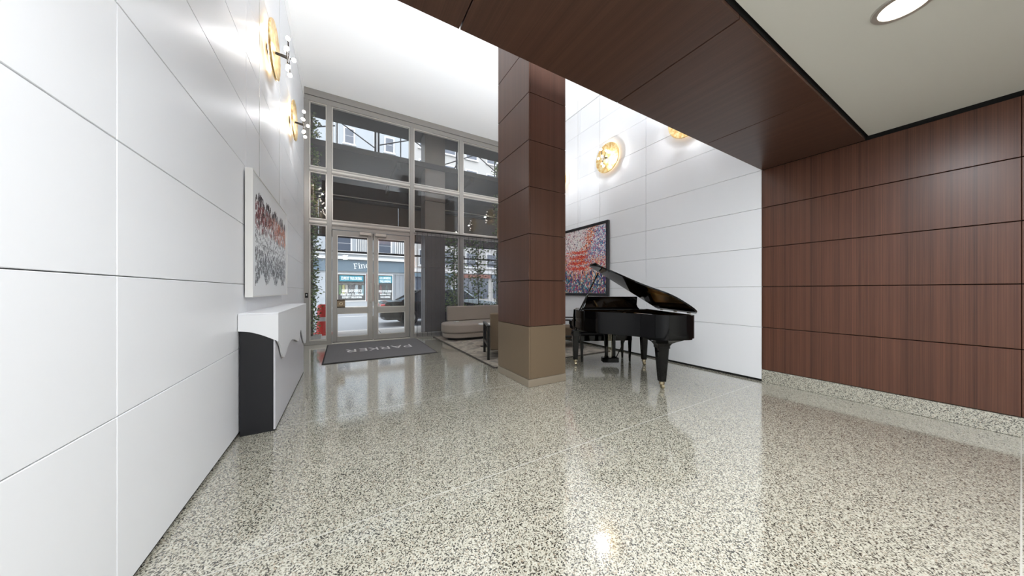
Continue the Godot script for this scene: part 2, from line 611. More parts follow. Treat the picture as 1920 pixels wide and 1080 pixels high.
func shell() -> void:
	var f := structure("floor", "speckled grey polished terrazzo floor of the lobby", "floor")
	span(f, "slab", Vector3(XL - 0.2, -0.2, ZW - 0.1), Vector3(XR + 0.2, -0.012, ZEND + 0.1), M.gap, 0.0)
	var zs := [ZW - 0.1, -5.2, -3.4, -1.79, 0.0, 1.8, ZEND + 0.1]
	for k in zs.size() - 1:
		span(f, "terrazzo_field", Vector3(XL - 0.1, -0.012, zs[k] + 0.003), Vector3(XR + 0.1, 0.0, zs[k + 1] - 0.003), M.terrazzo, 0.0)
		if k > 1: span(f, "divider_strip", Vector3(XL - 0.1, -0.012, zs[k] - 0.003), Vector3(XR + 0.1, 0.0002, zs[k] + 0.003), M.divider, 0.0)
	panelled("wall_left", XL, 1.0, ZW - 0.2, ZEND, cols + [0.0, 1.8, ZEND], CEIL, M.white, "glossy white panelled wall beside the console")
	panelled("wall_right", XR, -1.0, ZW - 0.2, ZS, cols, CEIL, M.white, "glossy white panelled wall behind the piano")
	# band above the top shadow joint on both tall walls
	var t1 := structure("trim_1", "white band above the top joint of the panelled walls", "trim")
	span(t1, "band", Vector3(XR - 0.006, 5.675, ZW), Vector3(XR + 0.025, CEIL, ZS), M.ceiling, 0.0)
	span(t1, "band", Vector3(XL - 0.025, 5.675, ZW), Vector3(XL + 0.006, CEIL, ZS), M.ceiling, 0.0)
	# wooden part of the right wall
	var w := structure("wall_wood", "dark brown wood panelled wall with stone base", "wall")
	span(w, "backing", Vector3(XR + 0.03, 0, ZS), Vector3(XR + 0.2, CEIL, ZEND), M.gap, 0.0)
	var rw := [0.17, 0.75, 1.31, 1.85, 2.395, 2.9184]
	var cz := [ZS, 0.0, 1.8, ZEND]
	for c in 3:
		for r in 5:
			put(w, "panel", bbox(Vector3(0.027, rw[r + 1] - rw[r] - 0.008, cz[c + 1] - cz[c] - (0.006 if c else 0.0)), 0.002), M.wood, Vector3(XR + 0.0135, (rw[r] + rw[r + 1]) * 0.5, (cz[c] + cz[c + 1]) * 0.5))
	var b := structure("baseboard_right", "speckled terrazzo base along the wooden wall", "baseboard")
	span(b, "base_strip", Vector3(XR - 0.004, 0.001, ZS + 0.002), Vector3(XR + 0.028, 0.167, ZEND), M.terrazzo_base, 0.002)
	var bk := structure("wall_back", "plain pale wall behind the camera", "wall")
	span(bk, "plaster", Vector3(XL - 0.2, 0, ZEND), Vector3(XR + 0.2, CEIL, ZEND + 0.2), M.plaster, 0.0)
	# ceilings
	var c := structure("ceiling", "smooth white ceiling high above the entrance", "ceiling")
	span(c, "slab", Vector3(XL - 0.2, CEIL, ZW - 0.1), Vector3(XR + 0.2, CEIL + 0.2, ZEND + 0.2), M.ceiling, 0.0)
	var so := structure("trim_2", "dark brown wood soffit and bulkhead between tall and low ceiling", "soffit")
	span(so, "backing", Vector3(XL, LOWC + 0.03, ZS + 0.03), Vector3(XR, CEIL, ZB), M.gap, 0.0)
	var xs := [XL, 0.644, 2.108, 3.572, XR]
	for k in 4:
		put(so, "soffit_panel", bbox(Vector3(xs[k + 1] - xs[k] - 0.008, 0.027, ZB - ZS - 0.004), 0.002), M.wood_fine, Vector3((xs[k] + xs[k + 1]) * 0.5, LOWC + 0.0135, (ZS + ZB) * 0.5))
		for r in range(5, 10):
			put(so, "bulkhead_panel", bbox(Vector3(xs[k + 1] - xs[k] - 0.008, rows[r + 1] - rows[r] - 0.008 - (0.03 if r == 5 else 0.0), 0.027), 0.002), M.wood_fine, Vector3((xs[k] + xs[k + 1]) * 0.5, (rows[r] + rows[r + 1]) * 0.5 + (0.015 if r == 5 else 0.0), ZS + 0.0135))
	span(so, "bulkhead_top", Vector3(XL, 5.66, ZS), Vector3(XR, CEIL, ZS + 0.03), M.wood_fine, 0.0)
	var lc := structure("trim_3", "plain grey low ceiling behind the wood soffit", "ceiling")
	span(lc, "plaster", Vector3(XL, 2.96, ZB + 0.02), Vector3(XR, 3.1, ZEND), M.plaster, 0.0)

# ---------------------------------------------------------------- window wall and doors
func window_wall() -> void:
	var w := structure("window_1", "tall aluminium framed glass wall of the entrance", "window")
	w.position = Vector3(0, 0, ZW)
	var d := 0.14
	for v in [[XL, -0.678], [-0.333, -0.235], [1.558, 1.655], [2.942, 3.058], [4.3, 4.4], [4.93, XR]]:
		span(w, "mullion", Vector3(v[0], 0.0, -d * 0.5), Vector3(v[1], 5.66, d * 0.5), M.alu, 0.004)
	span(w, "header", Vector3(XL, 5.77, -d * 0.5), Vector3(XR, CEIL, d * 0.5 + 0.02), M.alu, 0.004)
	span(w, "header_step", Vector3(XL, 5.65, -d * 0.5), Vector3(XR, 5.765, d * 0.5 + 0.004), M.alu, 0.004)
	var bays := [[-0.678, -0.333], [-0.235, 1.558], [1.655, 2.942], [3.058, 4.3], [4.4, 4.93]]
	for k in bays.size():
		var a: float = bays[k][0]
		var b: float = bays[k][1]
		for y in [[4.03, 4.145], [2.81, 2.93]]:
			span(w, "transom", Vector3(a - 0.002, y[0], -d * 0.5 + 0.004), Vector3(b + 0.002, y[1], d * 0.5 - 0.004), M.alu, 0.004)
			span(w, "transom_bead", Vector3(a + 0.002, y[0] + 0.03, d * 0.5 - 0.008), Vector3(b - 0.002, y[0] + 0.075, d * 0.5 + 0.006), M.alu_light, 0.004)
		if k != 1:
			span(w, "sill", Vector3(a - 0.002, 0.0, -d * 0.5 + 0.004), Vector3(b + 0.002, 0.09, d * 0.5 - 0.004), M.alu, 0.004)
		var levels := [[4.145, 5.65], [2.93, 4.03]] + ([] if k == 1 else [[0.09, 2.81]])
		for y in levels:
			# glazing beads and pane
			var st := st_new()
			for s in [a + 0.012, b - 0.012]:
				add_span(st, Vector3(s - 0.011, y[0] + 0.001, -0.02), Vector3(s + 0.011, y[1] - 0.001, 0.045))
			for s in [y[0] + 0.012, y[1] - 0.012]:
				add_span(st, Vector3(a + 0.023, s - 0.011, -0.02), Vector3(b - 0.023, s + 0.011, 0.045))
			obj(w, "glazing_bead", st, M.alu_light)
			span(w, "pane", Vector3(a + 0.02, y[0] + 0.02, 0.004), Vector3(b - 0.02, y[1] - 0.02, 0.014), M.glass, 0.0)
	span(w, "door_head", Vector3(-0.235, 2.725, -d * 0.5 + 0.01), Vector3(1.558, 2.81, d * 0.5 - 0.02), M.alu, 0.004)
	# doors
	for k in 2:
		var x0: float = [-0.226, 0.668][k]
		var x1: float = [0.656, 1.55][k]
		var dr := structure("door_%d" % (k + 1), ["left leaf of the glass entrance doors, with a small plaque", "right leaf of the glass entrance doors"][k], "door")
		dr.position = Vector3(x0, 0, ZW + 0.012)
		var wd := x1 - x0
		var s0 := 0.1
		for x in [[0.0, s0], [wd - s0 - 0.012, wd]]:
			span(dr, "stile", Vector3(x[0], 0.022, -0.03), Vector3(x[1], 2.71, 0.03), M.alu, 0.004)
		for y in [[0.022, 0.14], [0.705, 0.84], [2.6, 2.71]]:
			span(dr, "rail", Vector3(s0 - 0.001, y[0], -0.027), Vector3(wd - s0 - 0.011, y[1], 0.027), M.alu, 0.003)
		for y in [[0.14, 0.705], [0.84, 2.6]]:
			var st := st_new()
			for s in [s0 + 0.008, wd - s0 - 0.02]:
				add_span(st, Vector3(s - 0.008, y[0], -0.02), Vector3(s + 0.008, y[1], 0.024))
			for s in [y[0] + 0.008, y[1] - 0.008]:
				add_span(st, Vector3(s0, s - 0.008, -0.02), Vector3(wd - s0 - 0.012, s + 0.008, 0.024))
			obj(dr, "glazing_bead", st, M.alu_light)
			span(dr, "pane", Vector3(s0 + 0.01, y[0] + 0.01, -0.004), Vector3(wd - s0 - 0.022, y[1] - 0.01, 0.004), M.glass, 0.0)
		var cx: float = wd - 0.17 if k == 0 else 0.17
		put(dr, "door_closer", bbox(Vector3(0.26, 0.075, 0.06), 0.008), M.alu_light, Vector3(cx, 2.672, 0.062))
		# pull bar on the meeting stile
		var px: float = wd - 0.05 if k == 0 else 0.045
		var st := st_new()
		add_cyl(st, Vector3(px, 0.95, 0.075), Vector3(px, 1.45, 0.075), 0.012, 0.012, 12)
		for y in [1.0, 1.4]:
			add_cyl(st, Vector3(px, y, 0.03), Vector3(px, y, 0.075), 0.008, 0.008, 8)
		obj(dr, "pull_handle", st, M.alu_light)
		put(dr, "bottom_sweep", bbox(Vector3(wd - 0.01, 0.016, 0.05), 0.0), M.gap, Vector3(wd * 0.5, 0.013, 0.0))
		if k == 0:
			var pl := put(dr, "plaque", bbox(Vector3(0.17, 0.2, 0.006), 0.001), M.bronze, Vector3(0.185, 0.945, 0.033))
			put(pl, "plaque_band", bbox(Vector3(0.168, 0.02, 0.004), 0.0), M.gap, Vector3(0, 0.085, 0.004))
			put(pl, "plaque_band", bbox(Vector3(0.168, 0.02, 0.004), 0.0), M.gap, Vector3(0, -0.085, 0.004))
			var em := st_new()
			add_lathe(em, [[0.028, 0.0], [0.036, 0.0], [0.036, 0.003], [0.028, 0.003], [0.028, 0.0]], 20, Transform3D(Basis(Vector3.RIGHT, PI / 2), Vector3(0, 0, 0.004)))
			obj(pl, "emblem", em, M.brass)
			var rod := st_new()
			add_cyl(rod, Vector3(wd + 0.002, 0.03, 0.045), Vector3(wd + 0.002, 0.62, 0.045), 0.008, 0.008, 8)
			obj(dr, "floor_bolt", rod, M.alu_light)
	var th := structure("trim_4", "dark metal threshold under the entrance doors", "threshold")
	span(th, "threshold", Vector3(-0.235, 0.0, ZW - 0.06), Vector3(1.558, 0.014, ZW + 0.075), M.alu_light, 0.003)
	# release button on the left jamb
	var rb := thing("door_release_button", "small grey door release plate on the left window jamb", "button", Vector3(-0.725, 1.15, ZW + 0.07))
	put(rb, "plate", bbox(Vector3(0.06, 0.11, 0.012), 0.003), M.dark_metal, Vector3(0, 0, 0.007))
	put(rb, "button", bbox(Vector3(0.024, 0.03, 0.008), 0.002), M.chrome, Vector3(0, 0.01, 0.016))
	# sheer curtain
	var cu := thing("sheer_curtain", "grey sheer string curtain hanging before the window behind the sofa", "curtain", Vector3(0, 0, -8.06))
	var st := st_new()
	var n := 420
	var prev := Vector3.ZERO
	var pn := Vector3.ZERO
	for k in n + 1:
		var x := 1.69 + 3.2 * k / n
		var ph := x * TAU / 0.11 + 1.4 * sin(x * 5.0)
		var a := 0.016 + 0.006 * sin(x * 9.0)
		var p := Vector3(x, 0, a * sin(ph))
		var nn := Vector3(-a * cos(ph) * TAU / 0.11, 0, 1).normalized()
		if k:
			var up := Vector3(0, 2.825, 0)
			var lo := Vector3(0, 0.03, 0)
			tri(st, prev + lo, prev + up, p + up, pn, pn, nn)
			tri(st, prev + lo, p + up, p + lo, pn, nn, nn)
		prev = p
		pn = nn
	obj(cu, "sheer_cloth", st, M.sheer)
	put(cu, "track", bbox(Vector3(3.25, 0.035, 0.045), 0.004), M.dark_metal, Vector3(3.29, 2.845, 0.0))
	for k in 27:
		var x := 1.72 + 3.14 * k / 26.0 + rng.randf_range(-0.025, 0.025)
		var s2 := st_new()
		add_cyl(s2, Vector3(x, 0.03, 0.026), Vector3(x, 2.83, 0.026), 0.0038, 0.0038, 6)
		obj(cu, "thread", s2, M.thread)

# ---------------------------------------------------------------- column
func column() -> void:
	var x0 := 2.08
	var x1 := 2.69
	var z0 := -4.04
	var z1 := -3.175
	var c := thing("column", "square column clad in dark brown wood above a bronze metal foot", "column", Vector3((x0 + x1) * 0.5, 0, (z0 + z1) * 0.5))
	var w := x1 - x0
	var d := z1 - z0
	put(c, "core", bbox(Vector3(w - 0.05, CEIL, d - 0.05), 0.0), M.gap, Vector3(0, CEIL * 0.5, 0))
	put(c, "base_plate", bbox(Vector3(w + 0.012, 0.098, d + 0.012), 0.003), M.bronze_light, Vector3(0, 0.05, 0))
	var ys := [0.1, 0.787, 1.39, 1.995, 2.605, 3.211, 3.825, 4.435, 5.045, 5.655, CEIL]
	for k in ys.size() - 1:
		var h: float = ys[k + 1] - ys[k] - 0.008
		var y: float = (ys[k] + ys[k + 1]) * 0.5
		var m: Material = M.bronze if k == 0 else M.wood_fine
		for s in [-1.0, 1.0]:
			put(c, "panel", bbox(Vector3(0.024, h, d), 0.002), m, Vector3(s * (w * 0.5 - 0.012), y, 0))
			put(c, "panel", bbox(Vector3(w - 0.05, h, 0.024), 0.0), m, Vector3(0, y, s * (d * 0.5 - 0.012)))

# ---------------------------------------------------------------- console
func console() -> void:
	var z0 := -3.33
	var z1 := -5.62
	var c := thing("wall_console", "long white glossy console with wavy drip edge and black end, along the left wall", "console", Vector3(XL, 0, z0))
	var L := z0 - z1
	put(c, "body", bbox(Vector3(0.228, 1.0, 2.17), 0.003), M.black_matte, Vector3(0.124, 0.5, -1.092))
	M.console_grey = mat(c8(204, 203, 208), 0.35)
	put(c, "front_panel", bbox(Vector3(0.014, 0.985, 2.18), 0.002), M.console_grey, Vector3(0.2455, 0.507, -1.092))
	put(c, "plinth", bbox(Vector3(0.012, 0.014, 2.17), 0.0), M.gap, Vector3(0.2445, 0.007, -1.09))
	# shell: top, end apron and front apron
	put(c, "top", bbox(Vector3(0.273, 0.014, L + 0.01), 0.003), M.white, Vector3(0.1385, 1.05, -L * 0.5))
	var e := PackedVector2Array([Vector2(0.004, 1.043), Vector2(0.275, 1.043), Vector2(0.275, 0.80)])
	for k in range(1, 15):
		var t := k / 15.0
		e.append(Vector2(0.275 - 0.271 * t, 0.80 + 0.1 * sin(t * PI * 0.5) + 0.006 * t))
	e.append(Vector2(0.004, 0.907))
	var st := st_new()
	add_prism(st, e, -0.006, 0.006, Transform3D(Basis(Vector3(1, 0, 0), Vector3(0, 0, 1), Vector3(0, 1, 0)), Vector3(0, 0, 0.008)))
	obj(c, "end_apron", st, M.white)
	var cv := Curve2D.new()
	var drip := [[0.0, 0.80], [0.11, 0.735], [0.21, 0.635], [0.3, 0.597], [0.4, 0.615], [0.58, 0.68], [0.8, 0.70], [1.05, 0.665], [1.3, 0.61], [1.42, 0.60], [1.52, 0.66], [1.6, 0.715], [1.75, 0.66], [1.93, 0.53], [2.08, 0.46], [2.22, 0.45], [L, 0.5]]
	var q := PackedVector2Array([Vector2(-L, 1.043), Vector2(0.0, 1.043)])
	for k in drip.size() - 1:
		var a := Vector2(drip[maxi(k - 1, 0)][0], drip[maxi(k - 1, 0)][1])
		var b := Vector2(drip[k][0], drip[k][1])
		var d := Vector2(drip[k + 1][0], drip[k + 1][1])
		var f := Vector2(drip[mini(k + 2, drip.size() - 1)][0], drip[mini(k + 2, drip.size() - 1)][1])
		for i in 6:
			var p := b.cubic_interpolate(d, a, f, i / 6.0)
			q.append(Vector2(-p.x, p.y))
	q.append(Vector2(-L, 0.5))
	st = st_new()
	# outline lies in (z, y); thickness along x
	add_prism(st, q, 0.262, 0.275, Transform3D(Basis(Vector3(0, 0, 1), Vector3(1, 0, 0), Vector3(0, 1, 0)), Vector3.ZERO))
	obj(c, "front_apron", st, M.white)

# ---------------------------------------------------------------- paintings
func stroke_print() -> ImageTexture:
	var w := 640
	var h := 400
	var im := Image.create(w, h, false, Image.FORMAT_RGB8)
	im.fill(c8(238, 239, 240))
	var r := RandomNumberGenerator.new()
	r.seed = 3
	for k in 4000:
		var x := r.randf_range(0.05, 0.93)
		var y := r.randf_range(0.12, 0.9)
		var c := c8(40, 38, 42)
		var p := 1.0
		var len := r.randi_range(4, 11)
		var edge := 0.13 + 0.05 * sin(x * 31.0) + 0.03 * sin(x * 77.0)
		if y < edge: continue
		if y < 0.42:
			p = 0.9 if y < 0.33 else 0.6
			len = r.randi_range(8, 22)
			var warm := x
			if y > 0.2 and r.randf() < 0.62:
				c = c8(128, 44, 50).lerp(c8(226, 130, 74), clampf(warm * 1.3 - 0.2, 0, 1))
			elif r.randf() < 0.3: c = c8(90, 70, 84)
		elif y < 0.6:
			p = 0.38
			if r.randf() < 0.5: c = c8(150, 150, 156)
		else:
			p = 0.8
			len = r.randi_range(6, 16)
			if r.randf() < 0.35: c = c8(120, 122, 128)
			if y > 0.84 + 0.05 * sin(x * 25.0): continue
		if r.randf() > p: continue
		im.fill_rect(Rect2i(int(x * w), int(y * h), r.randi_range(3, 7), len), c)
	for k in 46:
		im.fill_rect(Rect2i(int((0.06 + k * 0.012) * w), int(0.545 * h) + r.randi_range(-2, 2), 4, 4), c8(50, 48, 54))
	return ImageTexture.create_from_image(im)

func splash_print() -> ImageTexture:
	var w := 640
	var h := 552
	var im := Image.create(w, h, false, Image.FORMAT_RGB8)
	im.fill(c8(232, 222, 224))
	var r := RandomNumberGenerator.new()
	r.seed = 5
	var low := [c8(38, 120, 140), c8(44, 70, 130), c8(100, 60, 130), c8(34, 40, 66), c8(70, 170, 180), c8(236, 232, 226), c8(196, 84, 120), c8(30, 90, 120), c8(220, 160, 90)]
	var mid := [c8(222, 120, 90), c8(238, 232, 226), c8(240, 226, 214), c8(214, 120, 140), c8(60, 54, 80), c8(236, 190, 120), c8(160, 140, 176), c8(206, 80, 70)]
	var top := [c8(244, 240, 238), c8(232, 214, 218), c8(214, 150, 160), c8(80, 66, 84), c8(240, 232, 222), c8(244, 242, 240), c8(238, 236, 236)]
	var warm := [c8(226, 104, 54), c8(238, 150, 80), c8(206, 62, 50), c8(244, 236, 226), c8(90, 60, 70)]
	var cool := [c8(60, 120, 170), c8(140, 110, 160), c8(240, 238, 238), c8(90, 150, 180), c8(190, 90, 130), c8(244, 240, 238)]
	for k in 16000:
		var x := r.randf()
		var y := r.randf()
		var e := y + 0.05 * sin(x * 9.0) + r.randf_range(-0.07, 0.07)
		var pick: Array = low if e > 0.7 else mid if e > 0.36 else top
		var dg := x - (0.72 - 0.4 * y) + r.randf_range(-0.05, 0.05)
		if e < 0.5 and dg > 0.0: pick = warm if dg < 0.12 else cool
		var c: Color = pick[r.randi() % pick.size()]
		var s := r.randi_range(4, 9)
		im.fill_rect(Rect2i(int(x * w) - 3, int(y * h) - 3, s, s + (r.randi_range(2, 16) if y > 0.66 else 0)), c)
	# stacked red brush bands in the middle
	for t in 4:
		var y0 := 0.36 + t * 0.085
		for k in 210:
			var x := 0.5 + r.randfn(0.0, 0.1)
			var lift := 0.09 * absf(x - 0.5)
			im.fill_rect(Rect2i(clampi(int(x * w), 0, w - 24), int((y0 - lift + r.randfn(0.0, 0.014)) * h), r.randi_range(6, 18), r.randi_range(2, 5)), [c8(206, 48, 40), c8(226, 78, 54), c8(184, 40, 46), c8(240, 120, 70)][r.randi() % 4])
	return ImageTexture.create_from_image(im)

func hang_wires(p: Node, spots: Array, bottom: float, m: Material) -> void:
	for x in spots:
		var st := st_new()
		add_cyl(st, Vector3(x, bottom, -0.004), Vector3(x, CEIL, -0.004), 0.0022, 0.0022, 6)
		obj(p, "hanging_wire", st, m)
		st = st_new()
		add_cyl(st, Vector3(x, bottom - 0.012, -0.004), Vector3(x, bottom + 0.012, -0.004), 0.006, 0.006, 8)
		obj(p, "wire_clip", st, M.dark_metal)

func paintings() -> void:
	M.wire = mat(c8(206, 206, 204), 0.3, 0.4)
	# left: white floating frame on wires; local x runs along the wall, z points into the room
	var p := thing("framed_print", "white framed abstract of black and red brush marks on the left wall", "painting", Vector3(XL + 0.012, 0, -4.44), PI / 2)
	var w := 0.945
	var y0 := 1.193
	var y1 := 2.37
	M.frame_white = mat(c8(232, 231, 228), 0.4)
	var st := st_new()
	for s in [-1.0, 1.0]:
		add_span(st, Vector3(s * w - 0.006, y0, 0.0), Vector3(s * w + 0.006, y1, 0.055))
	add_span(st, Vector3(-w + 0.006, y0, 0.0), Vector3(w - 0.006, y0 + 0.012, 0.055))
	add_span(st, Vector3(-w + 0.006, y1 - 0.012, 0.0), Vector3(w - 0.006, y1, 0.055))
	obj(p, "frame", st, M.frame_white)
	var sh := mat(Color.WHITE, 0.35)
	sh.albedo_texture = stroke_print()
	put(p, "backing_board", bbox(Vector3(w * 2 - 0.014, y1 - y0 - 0.026, 0.04), 0.0), M.frame_white, Vector3(0, (y0 + y1) * 0.5, 0.028))
	put(p, "print", quad_uv(Vector2(-w + 0.007, y0 + 0.013), Vector2(w - 0.007, y1 - 0.013)), sh, Vector3(0, 0, 0.0495))
	hang_wires(p, [-(-4.036 + 4.44), -(-5.185 + 4.44)], y1, M.wire)
	# right: black frame
	var q := thing("framed_painting", "large black framed colourful splattered painting behind the piano", "painting", Vector3(XR - 0.012, 0, -5.4), -PI / 2)
	w = 0.955
	y0 = 1.14
	y1 = 2.79
	M.frame_black = mat(c8(30, 30, 34), 0.3)
	st = st_new()
	for s in [-1.0, 1.0]:
		add_bevel(st, Vector3(s * (w - 0.03), (y0 + y1) * 0.5, 0.03), Vector3(0.06, y1 - y0, 0.06), 0.006)
		add_bevel(st, Vector3(0, (y0 + y1) * 0.5 + s * ((y1 - y0) * 0.5 - 0.03), 0.03), Vector3(w * 2 - 0.12, 0.06, 0.06), 0.006)
	obj(q, "frame", st, M.frame_black)
	put(q, "backing_board", bbox(Vector3(w * 2 - 0.1, y1 - y0 - 0.1, 0.03), 0.0), M.frame_black, Vector3(0, (y0 + y1) * 0.5, 0.016))
	var sp := mat(Color.WHITE, 0.5)
	sp.albedo_texture = splash_print()
	put(q, "canvas", quad_uv(Vector2(-w + 0.06, y0 + 0.06), Vector2(w - 0.06, y1 - 0.06)), sp, Vector3(0, 0, 0.034))
	hang_wires(q, [-0.04 , 0.665], y1, M.wire)

# ---------------------------------------------------------------- sconces
func sconces() -> void:
	var proto: Node3D = null
	var where := [[XR, -4.47, -PI / 2, "on wall above the piano"], [XR, -6.14, -PI / 2, "behind the column, near the window"], [XR, -2.78, -PI / 2, "piano side, next to the wooden bulkhead"], [XL, -6.14, PI / 2, "console side, near the window"], [XL, -4.47, PI / 2, "above the framed print"], [XL, -2.8, PI / 2, "console side, next to the wooden bulkhead"]]
	for k in where.size():
		var a: Array = where[k]
		var s := thing("wall_sconce", "gold disc wall sconce with globe bulbs, " + a[3], "wall lamp", Vector3(a[0], 4.13, a[1]), a[2], "gold disc wall sconces")
		if proto:
			for ch in proto.get_children():
				if not ch is Light3D: s.add_child(ch.duplicate(), true)
		else:
			proto = s
			var up := Transform3D(Basis(Vector3.RIGHT, PI / 2), Vector3.ZERO)  # lathe axis along +z
			var st := st_new()
			add_lathe(st, [[0.0, 0.05], [0.28, 0.05], [0.312, 0.056], [0.316, 0.068], [0.31, 0.078], [0.2, 0.074], [0.0, 0.072]], 48, up)
			obj(s, "disc", st, M.gold)
			st = st_new()
			add_lathe(st, [[0.0, 0.001], [0.06, 0.001], [0.06, 0.05], [0.0, 0.05]], 20, up)
			obj(s, "wall_mount", st, M.dark_metal)
			st = st_new()
			add_lathe(st, [[0.205, 0.034], [0.225, 0.034], [0.225, 0.049], [0.205, 0.049], [0.205, 0.034]], 40, up)
			obj(s, "led_ring", st, M.led)
			var b := [Vector3(-0.05, 0.17, 0.2), Vector3(0.07, 0.1, 0.17), Vector3(-0.12, 0.0, 0.2), Vector3(0.03, -0.02, 0.25), Vector3(-0.02, -0.15, 0.2), Vector3(0.1, -0.11, 0.18), Vector3(0.03, -0.22, 0.21)]
			for j in b.size():
				st = st_new()
				add_ball(st, b[j], 0.024, 14, 9)
				obj(s, "globe_bulb", st, M.bulb)
			var rods := [[b[0], b[6]], [b[2], b[5]], [b[1], b[4]]]
			for j in 3:
				st = st_new()
				add_cyl(st, rods[j][0], rods[j][1], 0.006, 0.006, 8)
				var mid: Vector3 = (rods[j][0] + rods[j][1]) * 0.5
				add_cyl(st, mid, Vector3(mid.x * 0.6, mid.y * 0.6, 0.07), 0.006, 0.006, 8)
				obj(s, "rod", st, M.dark_metal)
			st = st_new()
			add_cyl(st, b[3], Vector3(0.02, -0.01, 0.07), 0.006, 0.006, 8)
			obj(s, "rod", st, M.dark_metal)
		var l := OmniLight3D.new()
		l.name = "bulb_light"
		l.position = Vector3(0.03, -0.02, 0.25)
		l.light_energy = 0.17
		l.light_size = 0.03
		l.light_color = Color(0.98, 0.985, 1.0)
		l.omni_range = 12.0
		l.omni_attenuation = 2.0
		l.shadow_enabled = true
		s.add_child(l)
		var l2 := OmniLight3D.new()
		l2.name = "ring_light"
		l2.position = Vector3(0, 0.215, 0.03)
		l2.light_energy = 0.05
		l2.light_size = 0.015
		l2.light_color = Color(1.0, 0.95, 0.87)
		l2.omni_range = 6.0
		l2.omni_attenuation = 2.0
		l2.shadow_enabled = true
		s.add_child(l2)

# ---------------------------------------------------------------- piano
func add_taper(st: SurfaceTool, c: Vector2, secs: Array) -> void:
	# secs: [y, half width]; square sections with small chamfers
	for k in secs.size() - 1:
		var y0: float = secs[k][0]
		var h0: float = secs[k][1]
		var y1: float = secs[k + 1][0]
		var h1: float = secs[k + 1][1]
		var r0 := []
		var r1 := []
		for q in [[1, 0.8], [0.8, 1], [-0.8, 1], [-1, 0.8], [-1, -0.8], [-0.8, -1], [0.8, -1], [1, -0.8]]:
			r0.append(Vector3(c.x + q[0] * h0, y0, c.y + q[1] * h0))
			r1.append(Vector3(c.x + q[0] * h1, y1, c.y + q[1] * h1))
		for i in 8:
			var j := (i + 1) % 8
			var mid: Vector3 = (r0[i] + r0[j] + r1[i] + r1[j]) * 0.25
			face(st, [r0[i], r1[i], r1[j], r0[j]], mid - Vector3(c.x, mid.y, c.y))
		if k == 0: face(st, r0, Vector3.DOWN)
		if k == secs.size() - 2: face(st, r1, Vector3.UP)

